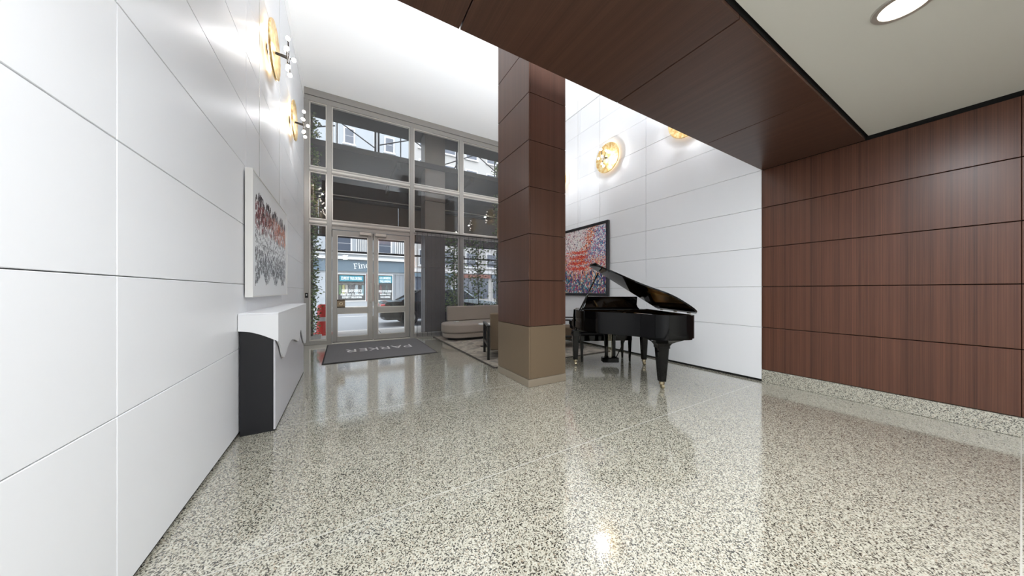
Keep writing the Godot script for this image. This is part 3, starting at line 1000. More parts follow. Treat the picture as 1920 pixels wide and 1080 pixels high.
func piano() -> void:
	var P := thing("grand_piano", "glossy black baby grand piano with its lid propped open", "piano", Vector3(3.913, 0, -3.481), deg_to_rad(YAW))
	var out := [Vector2(0.65, 0.0), Vector2(-0.60, 0.0), Vector2(-0.612, 0.18), Vector2(-0.61, 0.34), Vector2(-0.585, 0.5), Vector2(-0.51, 0.65), Vector2(-0.38, 0.78), Vector2(-0.22, 0.89), Vector2(-0.07, 1.0), Vector2(0.06, 1.13), Vector2(0.15, 1.25), Vector2(0.235, 1.335), Vector2(0.34, 1.37), Vector2(0.46, 1.37), Vector2(0.565, 1.35), Vector2(0.635, 1.29), Vector2(0.652, 1.17), Vector2(0.65, 0.6)]
	var curve := PackedVector2Array()
	curve.append(out[0])
	curve.append(out[1])
	for k in range(2, out.size() - 1):
		for i in 5:
			var a: Vector2 = out[k - 1]
			var d: Vector2 = out[mini(k + 2, out.size() - 1)]
			curve.append((out[k] as Vector2).cubic_interpolate(out[k + 1], a, d, i / 5.0))
	curve.append(out[out.size() - 1])
	var top := 0.95
	var st := st_new()
	add_ring(st, curve, 0.045, 0.66, top)
	obj(P, "rim", st, M.piano)
	# floor of the case, soundboard, plate and strings bed
	st = st_new()
	var nv := loop_normals(curve)
	var ins := PackedVector2Array()
	var ins2 := PackedVector2Array()
	var ins3 := PackedVector2Array()
	for k in curve.size():
		ins.append(curve[k] - nv[k] * 0.044)
		ins2.append(curve[k] - nv[k] * 0.02)
		ins3.append(curve[k] - nv[k] * 0.09)
	add_prism(st, ins2, 0.64, 0.662)
	obj(P, "bottom_board", st, M.piano)
	st = st_new()
	add_prism(st, ins, 0.82, 0.835)
	obj(P, "soundboard", st, M.spruce)
	st = st_new()
	add_prism(st, ins3, 0.85, 0.862)
	for s in [-0.42, -0.15, 0.12, 0.4]:
		add_box(st, Vector3(s * 0.7 + 0.12, 0.875, 0.45), Vector3(0.03, 0.03, 0.72), Transform3D(Basis(Vector3.UP, 0.12), Vector3.ZERO))
	obj(P, "iron_plate", st, M.plate)
	# supports under the bottom board
	st = st_new()
	add_bevel(st, Vector3(0, 0.605, 0.0), Vector3(1.14, 0.075, 0.1), 0.006)
	add_box(st, Vector3(0.27, 0.62, 0.6), Vector3(0.09, 0.045, 1.1))
	add_box(st, Vector3(-0.1, 0.62, 0.4), Vector3(0.08, 0.045, 0.7))
	obj(P, "support_beam", st, M.piano)
	# keyboard end
	st = st_new()
	add_bevel(st, Vector3(0, 0.615, -0.19), Vector3(1.2, 0.07, 0.42), 0.006)
	obj(P, "keybed", st, M.piano)
	for s in [-1.0, 1.0]:
		st = st_new()
		var arm := PackedVector2Array([Vector2(0.0, 0.65), Vector2(-0.4, 0.65), Vector2(-0.4, 0.70), Vector2(-0.36, 0.725), Vector2(-0.16, 0.735), Vector2(-0.06, 0.78), Vector2(-0.015, 0.88), Vector2(0.0, 0.94)])
		add_prism(st, arm, -0.022, 0.022, Transform3D(Basis(Vector3(0, 0, 1), Vector3(1, 0, 0), Vector3(0, 1, 0)), Vector3(s * 0.588, 0, 0)))
		obj(P, "key_arm", st, M.piano)
	st = st_new()
	add_bevel(st, Vector3(0, 0.79, -0.03), Vector3(1.13, 0.2, 0.03), 0.006)
	obj(P, "fallboard", st, M.piano)
	st = st_new()
	for k in 52:
		add_box(st, Vector3(-0.553 + k * 0.02168, 0.665, -0.26), Vector3(0.0208, 0.022, 0.2))
	obj(P, "white_keys", st, M.ivory)
	st = st_new()
	for k in 51:
		if k % 7 in [1, 4]: continue
		add_bevel(st, Vector3(-0.542 + k * 0.02168, 0.682, -0.21), Vector3(0.011, 0.02, 0.1), 0.002)
	obj(P, "black_keys", st, M.piano)
	# music desk
	st = st_new()
	var desk := PackedVector2Array([Vector2(-0.475, 0.0), Vector2(-0.445, 0.03), Vector2(-0.425, 0.07), Vector2(-0.43, 0.205), Vector2(0.43, 0.205), Vector2(0.425, 0.07), Vector2(0.445, 0.03), Vector2(0.475, 0.0)])
	add_prism(st, desk, -0.01, 0.01, Transform3D(Basis(Vector3(1, 0, 0), Vector3(0, 0, 1), Vector3(0, 1, 0)).rotated(Vector3.RIGHT, 0.12), Vector3(0, 0.953, 0.06)))
	obj(P, "music_desk", st, M.piano)
	st = st_new()
	add_bevel(st, Vector3(0, 0.942, 0.06), Vector3(1.12, 0.02, 0.2), 0.004)
	obj(P, "desk_tray", st, M.piano)
	# lid, hinged along the bass side
	var lid := Node3D.new()
	lid.name = "lid"
	P.add_child(lid)
	lid.position = Vector3(0.668, top + 0.012, 0)
	lid.rotation.z = -deg_to_rad(31.8)
	var lp := PackedVector2Array([Vector2(0.0, 0.3), Vector2(-1.29, 0.3)])
	for k in range(2, curve.size()):
		var c := curve[k] + nv[k] * 0.02
		if c.y > 0.31 and c.x < 0.667: lp.append(Vector2(c.x - 0.668, c.y))
	lp.append(Vector2(0.0, 1.22))
	st = st_new()
	add_prism(st, lp, 0.0, 0.022, Transform3D(), 0.004)
	obj(lid, "main_leaf", st, M.piano)
	st = st_new()
	add_bevel(st, Vector3(-0.645, 0.036, 0.43), Vector3(1.29, 0.02, 0.26), 0.004)
	obj(lid, "folded_flap", st, M.piano)
	for z in [0.42, 0.8, 1.12]:
		st = st_new()
		add_cyl(st, Vector3(0.0, 0.0, z - 0.035), Vector3(0.0, 0.0, z + 0.035), 0.008, 0.008, 10)
		obj(lid, "hinge", st, M.brass)
	# prop stick
	var foot := Vector3(-0.592, 0.945, 0.36)
	var tip := Vector3(-0.287, 1.535, 0.325)
	st = st_new()
	add_cyl(st, foot, tip, 0.012, 0.009, 10)
	obj(P, "prop_stick", st, M.piano)
	st = st_new()
	add_cyl(st, foot + Vector3(0.03, 0, 0.0), foot.lerp(tip, 0.42) + Vector3(0.012, 0, 0), 0.008, 0.008, 8)
	obj(P, "short_prop", st, M.piano)
	# legs
	var legs := [[Vector2(-0.58, 0.0), 0.058, 0.038, 0.58], [Vector2(0.58, 0.0), 0.058, 0.038, 0.58], [Vector2(0.272, 1.199), 0.07, 0.04, 0.645]]
	for k in 3:
		var c: Vector2 = legs[k][0]
		st = st_new()
		if k == 2:
			add_taper(st, c, [[0.095, 0.04], [0.52, 0.068], [0.522, 0.076], [0.55, 0.076], [0.565, 0.082], [0.59, 0.1], [0.615, 0.14], [0.645, 0.2]])
		else:
			add_taper(st, c, [[0.095, 0.036], [0.5, 0.054], [0.502, 0.064], [0.53, 0.064], [0.53, 0.058], [0.585, 0.058]])
		var leg := obj(P, "leg", st, M.piano)
		st = st_new()
		add_lathe(st, [[0.0, 0.06], [0.034, 0.06], [0.034, 0.095], [0.0, 0.095]], 16, Transform3D(Basis(), Vector3(c.x, 0, c.y)))
		obj(leg, "caster_ferrule", st, M.brass)
		st = st_new()
		add_cyl(st, Vector3(c.x - 0.016, 0.031, c.y + 0.012), Vector3(c.x + 0.016, 0.031, c.y + 0.012), 0.03, 0.03, 18)
		add_box(st, Vector3(c.x, 0.052, c.y), Vector3(0.04, 0.02, 0.03))
		obj(leg, "caster_wheel", st, M.brass)
	# pedal lyre
	var ly := Node3D.new()
	ly.name = "pedal_lyre"
	P.add_child(ly)
	ly.position = Vector3(0.0, 0, 0.02)
	st = st_new()
	add_bevel(st, Vector3(0, 0.095, 0.0), Vector3(0.27, 0.085, 0.11), 0.01)
	obj(ly, "pedal_box", st, M.piano)
	for s in [-1.0, 1.0]:
		st = st_new()
		add_taper(st, Vector2(s * 0.062, 0.0), [[0.135, 0.032], [0.16, 0.024], [0.56, 0.026], [0.6, 0.034]])
		obj(ly, "lyre_post", st, M.piano)
		st = st_new()
		add_cyl(st, Vector3(s * 0.085, 0.13, 0.04), Vector3(s * 0.2, 0.6, 0.3), 0.008, 0.008, 8)
		obj(ly, "brace", st, M.piano)
	for x in [-0.025, 0.0, 0.025]:
		st = st_new()
		add_cyl(st, Vector3(x, 0.13, 0.0), Vector3(x, 0.6, 0.0), 0.004, 0.004, 6)
		obj(ly, "pedal_rod", st, M.brass)
	for x in [-0.06, 0.0, 0.06]:
		st = st_new()
		add_bevel(st, Vector3(x, 0.075, -0.1), Vector3(0.03, 0.012, 0.11), 0.004)
		obj(ly, "pedal", st, M.brass)
	# bench
	var at := P.transform * Vector3(0.0, 0, -0.38)
	var B := thing("piano_bench", "black piano bench with tapered legs tucked behind the piano", "bench", at, deg_to_rad(YAW + 5.0))
	put(B, "seat_cushion", bbox(Vector3(0.96, 0.06, 0.37), 0.02), M.black_matte, Vector3(0, 0.5, 0))
	put(B, "apron", bbox(Vector3(0.94, 0.1, 0.35), 0.004), M.piano, Vector3(0, 0.42, 0))
	for sx in [-1.0, 1.0]:
		for sz in [-1.0, 1.0]:
			st = st_new()
			add_taper(st, Vector2(sx * 0.44, sz * 0.145), [[0.0, 0.014], [0.37, 0.026]])
			obj(B, "leg", st, M.piano)

# ---------------------------------------------------------------- seating
func soft_slab(pts: PackedVector2Array, lo: float, hi: float, r: float) -> SurfaceTool:
	# upholstered block: outline with rounded upper and lower edges
	var st := st_new()
	var nv := loop_normals(pts)
	var n := pts.size()
	var prof := []
	for k in 5:
		var t := PI * 0.5 * k / 4.0
		prof.append([r * (1.0 - sin(t)), lo + r * (1.0 - cos(t)) , -cos(t), sin(t)])
	for k in 5:
		var t := PI * 0.5 * k / 4.0
		prof.append([r * (1.0 - cos(t)), hi - r * (1.0 - sin(t)), sin(t), cos(t)])
	for j in prof.size() - 1:
		for k in n:
			var i := (k + 1) % n
			var p := func(q: int, e: Array) -> Vector3: return Vector3(pts[q].x - nv[q].x * e[0], e[1], pts[q].y - nv[q].y * e[0])
			var m := func(q: int, e: Array) -> Vector3: return Vector3(nv[q].x * e[3], e[2], nv[q].y * e[3]).normalized()
			tri(st, p.call(k, prof[j]), p.call(k, prof[j + 1]), p.call(i, prof[j + 1]), m.call(k, prof[j]), m.call(k, prof[j + 1]), m.call(i, prof[j + 1]))
			tri(st, p.call(k, prof[j]), p.call(i, prof[j + 1]), p.call(i, prof[j]), m.call(k, prof[j]), m.call(i, prof[j + 1]), m.call(i, prof[j]))
	var ins := PackedVector2Array()
	for k in n:
		ins.append(pts[k] - nv[k] * r)
	var idx := Geometry2D.triangulate_polygon(ins)
	for k in range(0, idx.size(), 3):
		for y in [lo, hi]:
			var up := Vector3.UP if y == hi else Vector3.DOWN
			tri(st, Vector3(ins[idx[k]].x, y, ins[idx[k]].y), Vector3(ins[idx[k + 1]].x, y, ins[idx[k + 1]].y), Vector3(ins[idx[k + 2]].x, y, ins[idx[k + 2]].y), up, up, up)
	return st

func make_armchair(called: String, label: String, at: Vector3, turn: float) -> Node3D:
	# local: faces -z, rear at +z
	var a := thing(called, label, "armchair", at, turn, "armchairs on the rug")
	var st := soft_slab(smooth_loop([Vector2(-0.31, 0.37), Vector2(-0.31, 0.27), Vector2(0.31, 0.27), Vector2(0.31, 0.37)], 1), 0.16, 0.835, 0.035)
	obj(a, "backrest", st, M.cloth_tan)
	st = soft_slab(PackedVector2Array([Vector2(-0.31, 0.262), Vector2(-0.31, -0.36), Vector2(0.31, -0.36), Vector2(0.31, 0.262)]), 0.19, 0.44, 0.04)
	obj(a, "seat", st, M.cloth_tan)
	for s in [-1.0, 1.0]:
		for z in [-0.33, 0.375]:
			st = st_new()
			add_bevel(st, Vector3(s * 0.35, 0.295, z), Vector3(0.045, 0.59, 0.055), 0.004)
			obj(a, "leg", st, M.black_wood)
		st = st_new()
		add_bevel(st, Vector3(s * 0.35, 0.605, 0.02), Vector3(0.06, 0.03, 0.79), 0.006)
		obj(a, "armrest", st, M.black_wood)
		st = st_new()
		add_bevel(st, Vector3(s * 0.35, 0.25, 0.02), Vector3(0.03, 0.045, 0.66), 0.004)
		obj(a, "side_rail", st, M.black_wood)
	return a

func seating() -> void:
	var rug := thing("area_rug", "large mottled beige and grey rug under the lounge seating", "rug", Vector3(3.46, 0, -6.1))
	put(rug, "pile", bbox(Vector3(2.64, 0.012, 3.66), 0.003), M.rug, Vector3(0, 0.008, 0))
	var st := st_new()
	for s in [-1.0, 1.0]:
		add_span(st, Vector3(s * 1.335 - 0.015, 0.001, -1.845), Vector3(s * 1.335 + 0.015, 0.0145, 1.845))
		add_span(st, Vector3(-1.32, 0.001, s * 1.84 - 0.01), Vector3(1.32, 0.0145, s * 1.84 + 0.01))
	obj(rug, "border", st, M.rug_edge)
	# sofa: curved seat, free end towards the doors
	var s := thing("curved_sofa", "taupe upholstered sofa with rounded free end by the window", "sofa", Vector3(2.18, 0.015, -7.4))
	var seat := [Vector2(0.0, 0.02), Vector2(0.03, 0.26), Vector2(0.2, 0.46), Vector2(0.5, 0.53), Vector2(0.95, 0.53), Vector2(1.5, 0.42), Vector2(2.1, 0.3), Vector2(2.55, 0.28), Vector2(2.6, 0.0), Vector2(2.58, -0.4), Vector2(2.0, -0.43), Vector2(1.0, -0.43), Vector2(0.4, -0.42), Vector2(0.1, -0.26)]
	var sl := smooth_loop(seat, 5)
	obj(s, "seat", soft_slab(sl, 0.18, 0.415, 0.05), M.cloth)
	var nv := loop_normals(sl)
	var bl := PackedVector2Array()
	for k in sl.size(): bl.append(sl[k] - nv[k] * 0.03)
	obj(s, "base", soft_slab(bl, 0.065, 0.178, 0.02), M.cloth)
	var pl := PackedVector2Array()
	for k in sl.size(): pl.append(sl[k] - nv[k] * 0.14)
	st = st_new()
	add_prism(st, pl, 0.0, 0.066)
	obj(s, "plinth", st, M.black_wood)
	var back := PackedVector2Array([Vector2(0.27, -0.3), Vector2(0.27, -0.44), Vector2(1.0, -0.47), Vector2(2.0, -0.47), Vector2(2.6, -0.44), Vector2(2.6, -0.28), Vector2(2.0, -0.32), Vector2(1.0, -0.32)])
	obj(s, "backrest", soft_slab(back, 0.417, 0.82, 0.035), M.cloth)
	var cd := thing("white_card", "small white card lying on the sofa seat", "card", Vector3(2.62, 0.431, -7.5), 0.3)
	put(cd, "card", bbox(Vector3(0.11, 0.012, 0.08), 0.003), M.trim_white, Vector3(0, 0.006, 0))
	# armchairs
	make_armchair("armchair", "tan armchair with black wooden arms seen beside the column", Vector3(2.715, 0.015, -5.02), -0.328)
	make_armchair("armchair", "tan armchair with black wooden arms standing behind the piano", Vector3(4.38, 0.015, -5.22), 0.9)
	var t := thing("side_table", "small round white topped side table beside the armchair", "table", Vector3(2.78, 0.015, -5.98))
	st = st_new()
	add_lathe(st, [[0.0, 0.485], [0.17, 0.485], [0.18, 0.492], [0.18, 0.505], [0.172, 0.51], [0.0, 0.51]], 32)
	obj(t, "table_top", st, M.trim_white)
	st = st_new()
	add_lathe(st, [[0.0, 0.0], [0.13, 0.0], [0.13, 0.012], [0.018, 0.02], [0.014, 0.1], [0.014, 0.485], [0.0, 0.485]], 24)
	obj(t, "pedestal", st, M.black_wood)

# ---------------------------------------------------------------- mat
func doormat() -> void:
	var d := thing("doormat", "dark grey entrance mat with pale outlined lettering", "doormat", Vector3(0.675, 0, -6.93))
	put(d, "rubber_edge", bbox(Vector3(1.98, 0.008, 2.06), 0.003), M.rubber, Vector3(0, 0.005, 0))
	put(d, "pile", bbox(Vector3(1.93, 0.012, 2.01), 0.004), M.mat, Vector3(0, 0.0125, 0))
	var b := Basis(Vector3(-1, 0, 0), Vector3(0, 0, 1), Vector3(0, 1, 0))
	text(d, "lettering", "PARKER", 0.3, M.mat_print, Transform3D(b, Vector3(0.03, 0.0195, 0.02)), 0.002, false, 1.28, 300)

# ---------------------------------------------------------------- outside
func pipe(parent: Node, called: String, a: Vector3, b: Vector3, r := 0.024) -> void:
	var st := st_new()
	add_cyl(st, a, b, r, r, 8)
	obj(parent, called, st, M.pipe)

func leaf_cloud(count: int, where: Callable, size: float, cols_: Array, sd: int) -> SurfaceTool:
	var r := RandomNumberGenerator.new()
	r.seed = sd
	var st := st_new()
	for k in count:
		var p: Vector3 = where.call(r)
		var c: Color = cols_[r.randi() % cols_.size()]
		c = c * r.randf_range(0.75, 1.25)
		var b := Basis.from_euler(Vector3(r.randf_range(-0.9, 0.9), r.randf_range(0, TAU), r.randf_range(-0.9, 0.9)))
		var s := size * r.randf_range(0.7, 1.3)
		var q := [Vector3(0, 0, 0), Vector3(s * 0.45, s * 0.08, s * 0.5), Vector3(0, 0, s), Vector3(-s * 0.45, s * 0.08, s * 0.5)]
		var n := (b * Vector3.UP).normalized()
		for i in [0, 1, 2, 0, 2, 3]:
			st.set_normal(n)
			st.set_color(c)
			st.add_vertex(p + b * q[i])
	return st

func wheel(parent: Node, at: Vector3) -> void:
	var w := Node3D.new()
	w.name = "wheel"
	parent.add_child(w, true)
	w.position = at
	var side := Transform3D(Basis(Vector3.RIGHT, PI / 2), Vector3.ZERO)
	var st := st_new()
	add_lathe(st, [[0.21, -0.1], [0.3, -0.1], [0.33, -0.07], [0.33, 0.07], [0.3, 0.1], [0.21, 0.1], [0.21, -0.1]], 32, side)
	obj(w, "tyre", st, M.tyre)
	st = st_new()
	add_lathe(st, [[0.18, 0.02], [0.215, 0.02], [0.215, 0.1], [0.2, 0.105], [0.18, 0.07], [0.18, 0.02]], 28, side)
	for k in 10:
		var t := TAU * k / 10
		add_box(st, Vector3(0.11, 0, 0.06), Vector3(0.2, 0.026, 0.02), Transform3D(Basis(Vector3(0, 0, 1), t), Vector3.ZERO))
	add_lathe(st, [[0.0, 0.05], [0.05, 0.05], [0.05, 0.09], [0.0, 0.09]], 14, side)
	obj(w, "rim", st, M.alu_light)

func car(called: String, label: String, at: Vector3, turn: float, paint: Material, tall: float) -> void:
	# local: rear at x = 0, nose at +x, near side at +z
	var c := thing(called, label, "car", at, turn)
	var side := [[0.0, 0.42], [0.02, 0.30], [0.12, 0.24], [4.75, 0.24], [4.86, 0.34], [4.88, 0.52], [4.82, 0.66], [4.6, 0.74], [3.5, 0.90], [1.3, 0.985], [0.5, 1.0], [0.1, 0.97], [0.03, 0.86], [0.0, 0.6]]
	var p := PackedVector2Array()
	for s in side: p.append(Vector2(s[0], s[1]))
	var st := st_new()
	# loft the side outline through stations across the width
	var stations := [[-0.91, 0.93], [-0.86, 0.985], [-0.6, 1.0], [0.6, 1.0], [0.86, 0.985], [0.91, 0.93]]
	var mid := Vector2(2.44, 0.6)
	var nv := loop_normals(p)
	for k in stations.size() - 1:
		for i in p.size():
			var j := (i + 1) % p.size()
			var f := func(q: int, e: Array) -> Vector3: return Vector3(mid.x + (p[q].x - mid.x) * (0.9 + 0.1 * (1.0 if absf(e[0]) < 0.8 else 0.6)) , mid.y + (p[q].y - mid.y) * e[1], e[0])
			var n0 := Vector3(nv[i].x, nv[i].y, 0)
			var n1 := Vector3(nv[j].x, nv[j].y, 0)
			tri(st, f.call(i, stations[k]), f.call(i, stations[k + 1]), f.call(j, stations[k + 1]), n0, n0, n1)
			tri(st, f.call(i, stations[k]), f.call(j, stations[k + 1]), f.call(j, stations[k]), n0, n1, n1)
	var idx := Geometry2D.triangulate_polygon(p)
	for z in [stations[0], stations[5]]:
		for k in range(0, idx.size(), 3):
			var v := []
			for i in 3:
				var q := p[idx[k + i]]
				v.append(Vector3(mid.x + (q.x - mid.x) * 0.96, mid.y + (q.y - mid.y) * z[1], z[0]))
			var n := Vector3(0, 0, signf(z[0]))
			tri(st, v[0], v[1], v[2], n, n, n)
	obj(c, "body", st, paint)
	# greenhouse
	var lowr := [Vector3(0.75, 0.97, 0.8), Vector3(3.35, 0.9, 0.8)]
	var hir := [Vector3(1.55, tall - 0.02, 0.6), Vector3(2.55, tall, 0.6)]
	st = st_new()
	for s in [-1.0, 1.0]:
		var m := Vector3(1, 1, s)
		face(st, [lowr[0] * m, hir[0] * m, hir[1] * m, lowr[1] * m], Vector3(0, 0.2, s))
	var f2 := Vector3(1, 1, -1)
	face(st, [lowr[0], hir[0], hir[0] * f2, lowr[0] * f2], Vector3(-1, 1, 0))
	face(st, [lowr[1], hir[1], hir[1] * f2, lowr[1] * f2], Vector3(1, 1, 0))
	obj(c, "window_glass", st, M.car_glass)
	st = st_new()
	var rp := PackedVector2Array([Vector2(1.45, -0.6), Vector2(1.5, -0.625), Vector2(2.6, -0.625), Vector2(2.66, -0.6), Vector2(2.66, 0.6), Vector2(2.6, 0.625), Vector2(1.5, 0.625), Vector2(1.45, 0.6)])
	add_prism(st, rp, tall - 0.03, tall + 0.03, Transform3D(), 0.018)
	obj(c, "roof", st, paint)
	for s in [-1.0, 1.0]:
		st = st_new()
		for b in [[Vector3(0.72, 0.96, s * 0.81), Vector3(1.5, tall - 0.01, s * 0.61)], [Vector3(2.02, 0.95, s * 0.8), Vector3(2.0, tall - 0.01, s * 0.61)], [Vector3(3.37, 0.9, s * 0.81), Vector3(2.6, tall - 0.01, s * 0.61)]]:
			add_cyl(st, b[0], b[1], 0.032, 0.03, 8)
		obj(c, "pillar", st, paint)
		st = st_new()
		add_bevel(st, Vector3(0.17, 0.79, s * 0.72), Vector3(0.36, 0.16, 0.38), 0.03)
		obj(c, "tail_light", st, M.tail)
		wheel(c, Vector3(1.05, 0.33, s * 0.85))
		wheel(c, Vector3(3.9, 0.33, s * 0.85))
	st = st_new()
	add_bevel(st, Vector3(0.03, 0.46, 0), Vector3(0.14, 0.2, 1.66), 0.04)
	obj(c, "bumper", st, paint)

func house_window(b: Node3D, x0: float, x1: float, y0: float, y1: float, z: float) -> void:
	var w := put(b, "window", bbox(Vector3(x1 - x0 + 0.24, y1 - y0 + 0.24, 0.08), 0.0), M.trim_white, Vector3((x0 + x1) * 0.5, (y0 + y1) * 0.5, z + 0.02))
	put(w, "pane", bbox(Vector3(x1 - x0, (y1 - y0) * 0.5 - 0.03, 0.03), 0.0), M.window_dark, Vector3(0, (y1 - y0) * 0.25, 0.035))
	put(w, "pane", bbox(Vector3(x1 - x0, (y1 - y0) * 0.5 - 0.03, 0.03), 0.0), M.window_dark, Vector3(0, -(y1 - y0) * 0.25, 0.03))
	put(w, "sill", bbox(Vector3(x1 - x0 + 0.36, 0.1, 0.16), 0.0), M.trim_white, Vector3(0, -(y1 - y0) * 0.5 - 0.12, 0.06))

func street() -> void:
	var g := structure("trim_5", "pale concrete sidewalk outside the doors", "sidewalk")
	for k in 12:
		span(g, "paving_slab", Vector3(-9.0 + k * 2.0, -0.14, -10.6), Vector3(-9.0 + k * 2.0 + 1.985, -0.02, ZW - 0.11), M.pave, 0.004)
	span(g, "kerb", Vector3(-16, -0.3, -10.85), Vector3(30, -0.02, -10.605), M.kerb, 0.01)
	var r := structure("trim_6", "grey asphalt street", "street")
	span(r, "asphalt", Vector3(-40, -0.4, -25.5), Vector3(60, -0.14, -10.855), M.road, 0.0)
	span(r, "centre_line", Vector3(-40, -0.14, -18.3), Vector3(60, -0.136, -18.15), M.kerb, 0.0)
	span(r, "far_kerb", Vector3(-40, -0.3, -25.75), Vector3(60, -0.02, -25.5), M.kerb, 0.01)
	span(r, "far_sidewalk", Vector3(-40, -0.3, -28.0), Vector3(60, -0.03, -25.75), M.pave, 0.0)
	# shed over the sidewalk
	var s := thing("sidewalk_shed", "dark scaffold shed with plank deck over the sidewalk", "scaffold", Vector3(0, -0.02, 0))
	span(s, "deck", Vector3(-8, 4.86, -11.3), Vector3(14, 5.0, -8.62), M.shed_grey, 0.0)
	span(s, "front_board", Vector3(-8, 4.3, -11.42), Vector3(14, 5.0, -11.31), M.shed_dark, 0.0)
	M.plywood = mat(c8(92, 82, 72), 0.75)
	for k in 9:
		span(s, "plywood_board", Vector3(-8 + k * 2.44, 3.12, -11.4), Vector3(-8 + k * 2.44 + 2.425, 4.29, -11.36), M.plywood, 0.0)
	pipe(s, "cable_pipe", Vector3(-8, 4.33, -11.2), Vector3(14, 4.33, -11.2), 0.05)
	var tray := st_new()
	add_cyl(tray, Vector3(-8, 4.42, -11.22), Vector3(14, 4.42, -11.22), 0.02, 0.02, 8)
	obj(s, "conduit", tray, M.alu_light)
	for k in 10:
		span(s, "deck_beam", Vector3(-7.5 + k * 2.2, 4.68, -11.28), Vector3(-7.4 + k * 2.2, 4.855, -8.7), M.shed_dark, 0.0)
	span(s, "upper_deck", Vector3(-8, 5.95, -9.5), Vector3(14, 6.1, -8.4), M.shed_grey, 0.0)
	for y in [2.95, 2.49]: pipe(s, "rail_pipe", Vector3(-8, y, -10.5), Vector3(14, y, -10.5), 0.033)
	pipe(s, "rail_pipe", Vector3(2.9, 2.3, -10.5), Vector3(14, 2.3, -10.5), 0.02)
	for x in [-5.0, -2.6, -0.42, 2.0, 5.9, 8.4]:
		pipe(s, "post", Vector3(x, 0.02, -10.5), Vector3(x, 4.86, -10.5), 0.045)
		put(s, "base_plate", bbox(Vector3(0.18, 0.03, 0.18), 0.0), M.pipe, Vector3(x, 0.016, -10.5))
		put(s, "clamp", bbox(Vector3(0.13, 0.1, 0.13), 0.01), M.pipe, Vector3(x, 2.49, -10.5))
	for x in [-2.9, -0.15, 0.85, 0.94, 1.58, 3.42, 3.66, 4.9]:
		pipe(s, "upper_post", Vector3(x, 5.0, -9.8), Vector3(x, 9.0, -9.8), 0.03 if x in [0.85, 0.94, 3.42] else 0.018)
	for b in [[-0.03, 6.11, 0.86, 5.6], [0.94, 5.72, 1.85, 6.11], [0.55, 5.34, 0.94, 5.5], [0.94, 5.5, 1.33, 5.3], [-0.9, 5.75, -0.2, 6.0], [1.85, 6.2, 2.6, 5.8], [3.26, 5.36, 3.7, 6.2], [2.95, 5.55, 4.0, 6.1], [3.95, 6.3, 5.0, 5.68], [3.0, 5.35, 3.45, 5.5], [3.45, 5.5, 3.9, 5.3]]:
		pipe(s, "brace", Vector3(b[0], b[1], -9.8), Vector3(b[2], b[3], -9.8), 0.018)
	# our own facade above the hall and the outer column
	var own := structure("wall_front_upper", "facade of the building above the lobby glass", "wall")
	span(own, "masonry", Vector3(-8, 6.12, ZW - 0.4), Vector3(14, 16.0, ZW + 0.1), M.facade_warm, 0.0)
	span(own, "masonry", Vector3(-8, 0.0, ZW - 0.3), Vector3(XL - 0.2, 6.12, ZW + 0.1), M.facade_warm, 0.0)
	span(own, "masonry", Vector3(XR + 0.2, 0.0, ZW - 0.3), Vector3(14, 6.12, ZW + 0.1), M.facade_warm, 0.0)
	var oc := thing("outer_column", "taupe metal clad column outside the glass, in line with the inner column", "column", Vector3(2.375, -0.02, -8.95))
	for y in [[0.0, 1.95], [1.96, 3.92], [3.93, 5.94]]:
		put(oc, "cladding_panel", bbox(Vector3(0.6, y[1] - y[0], 0.5), 0.005), M.outer_bronze, Vector3(0, (y[0] + y[1]) * 0.5, 0))
	# planting
	var greens := [Color(0.09, 0.17, 0.04), Color(0.13, 0.22, 0.06), Color(0.2, 0.29, 0.09), Color(0.06, 0.1, 0.03), Color(0.3, 0.32, 0.16)]
	var iv := thing("ivy_column", "tall green ivy covered post outside by the left jamb", "ivy", Vector3(-0.66, -0.02, -8.95))
	put(iv, "post", bbox(Vector3(0.12, 5.7, 0.3), 0.0), M.bark, Vector3(-0.06, 2.85, 0))
	tag(obj(iv, "foliage", leaf_cloud(3400, func(q): return Vector3(-0.02 + q.randfn(0.0, 0.075), pow(q.randf(), 0.9) * 5.65, q.randfn(0.0, 0.14)), 0.06, greens, 61), M.leaf), "", "", "", "stuff")
	put(iv, "planter", bbox(Vector3(0.36, 0.14, 0.4), 0.01), M.kerb, Vector3(0.0, 0.072, 0.0))
	var iv2 := thing("ivy_column", "tall green ivy covered post outside beyond the sofa window", "ivy", Vector3(5.02, -0.02, -9.75))
	put(iv2, "post", bbox(Vector3(0.1, 6.0, 0.1), 0.0), M.bark, Vector3(0, 3.0, 0))
	tag(obj(iv2, "foliage", leaf_cloud(2200, func(q): return Vector3(q.randfn(0.0, 0.09), q.randf() * 6.0, q.randfn(0.0, 0.1)), 0.06, greens, 62), M.leaf), "", "", "", "stuff")
	var pl := thing("planter_box", "long planter of low green shrubs outside the sofa window", "planter", Vector3(3.66, -0.02, -9.12))
	put(pl, "trough", bbox(Vector3(1.84, 0.62, 0.3), 0.01), M.shed_grey, Vector3(0, 0.31, 0))
	tag(obj(pl, "foliage", leaf_cloud(1300, func(q): return Vector3(q.randf_range(-0.88, 0.88), 0.62 + absf(q.randfn(0.0, 0.09)), q.randf_range(-0.1, 0.1)), 0.07, greens, 63), M.leaf), "", "", "", "stuff")
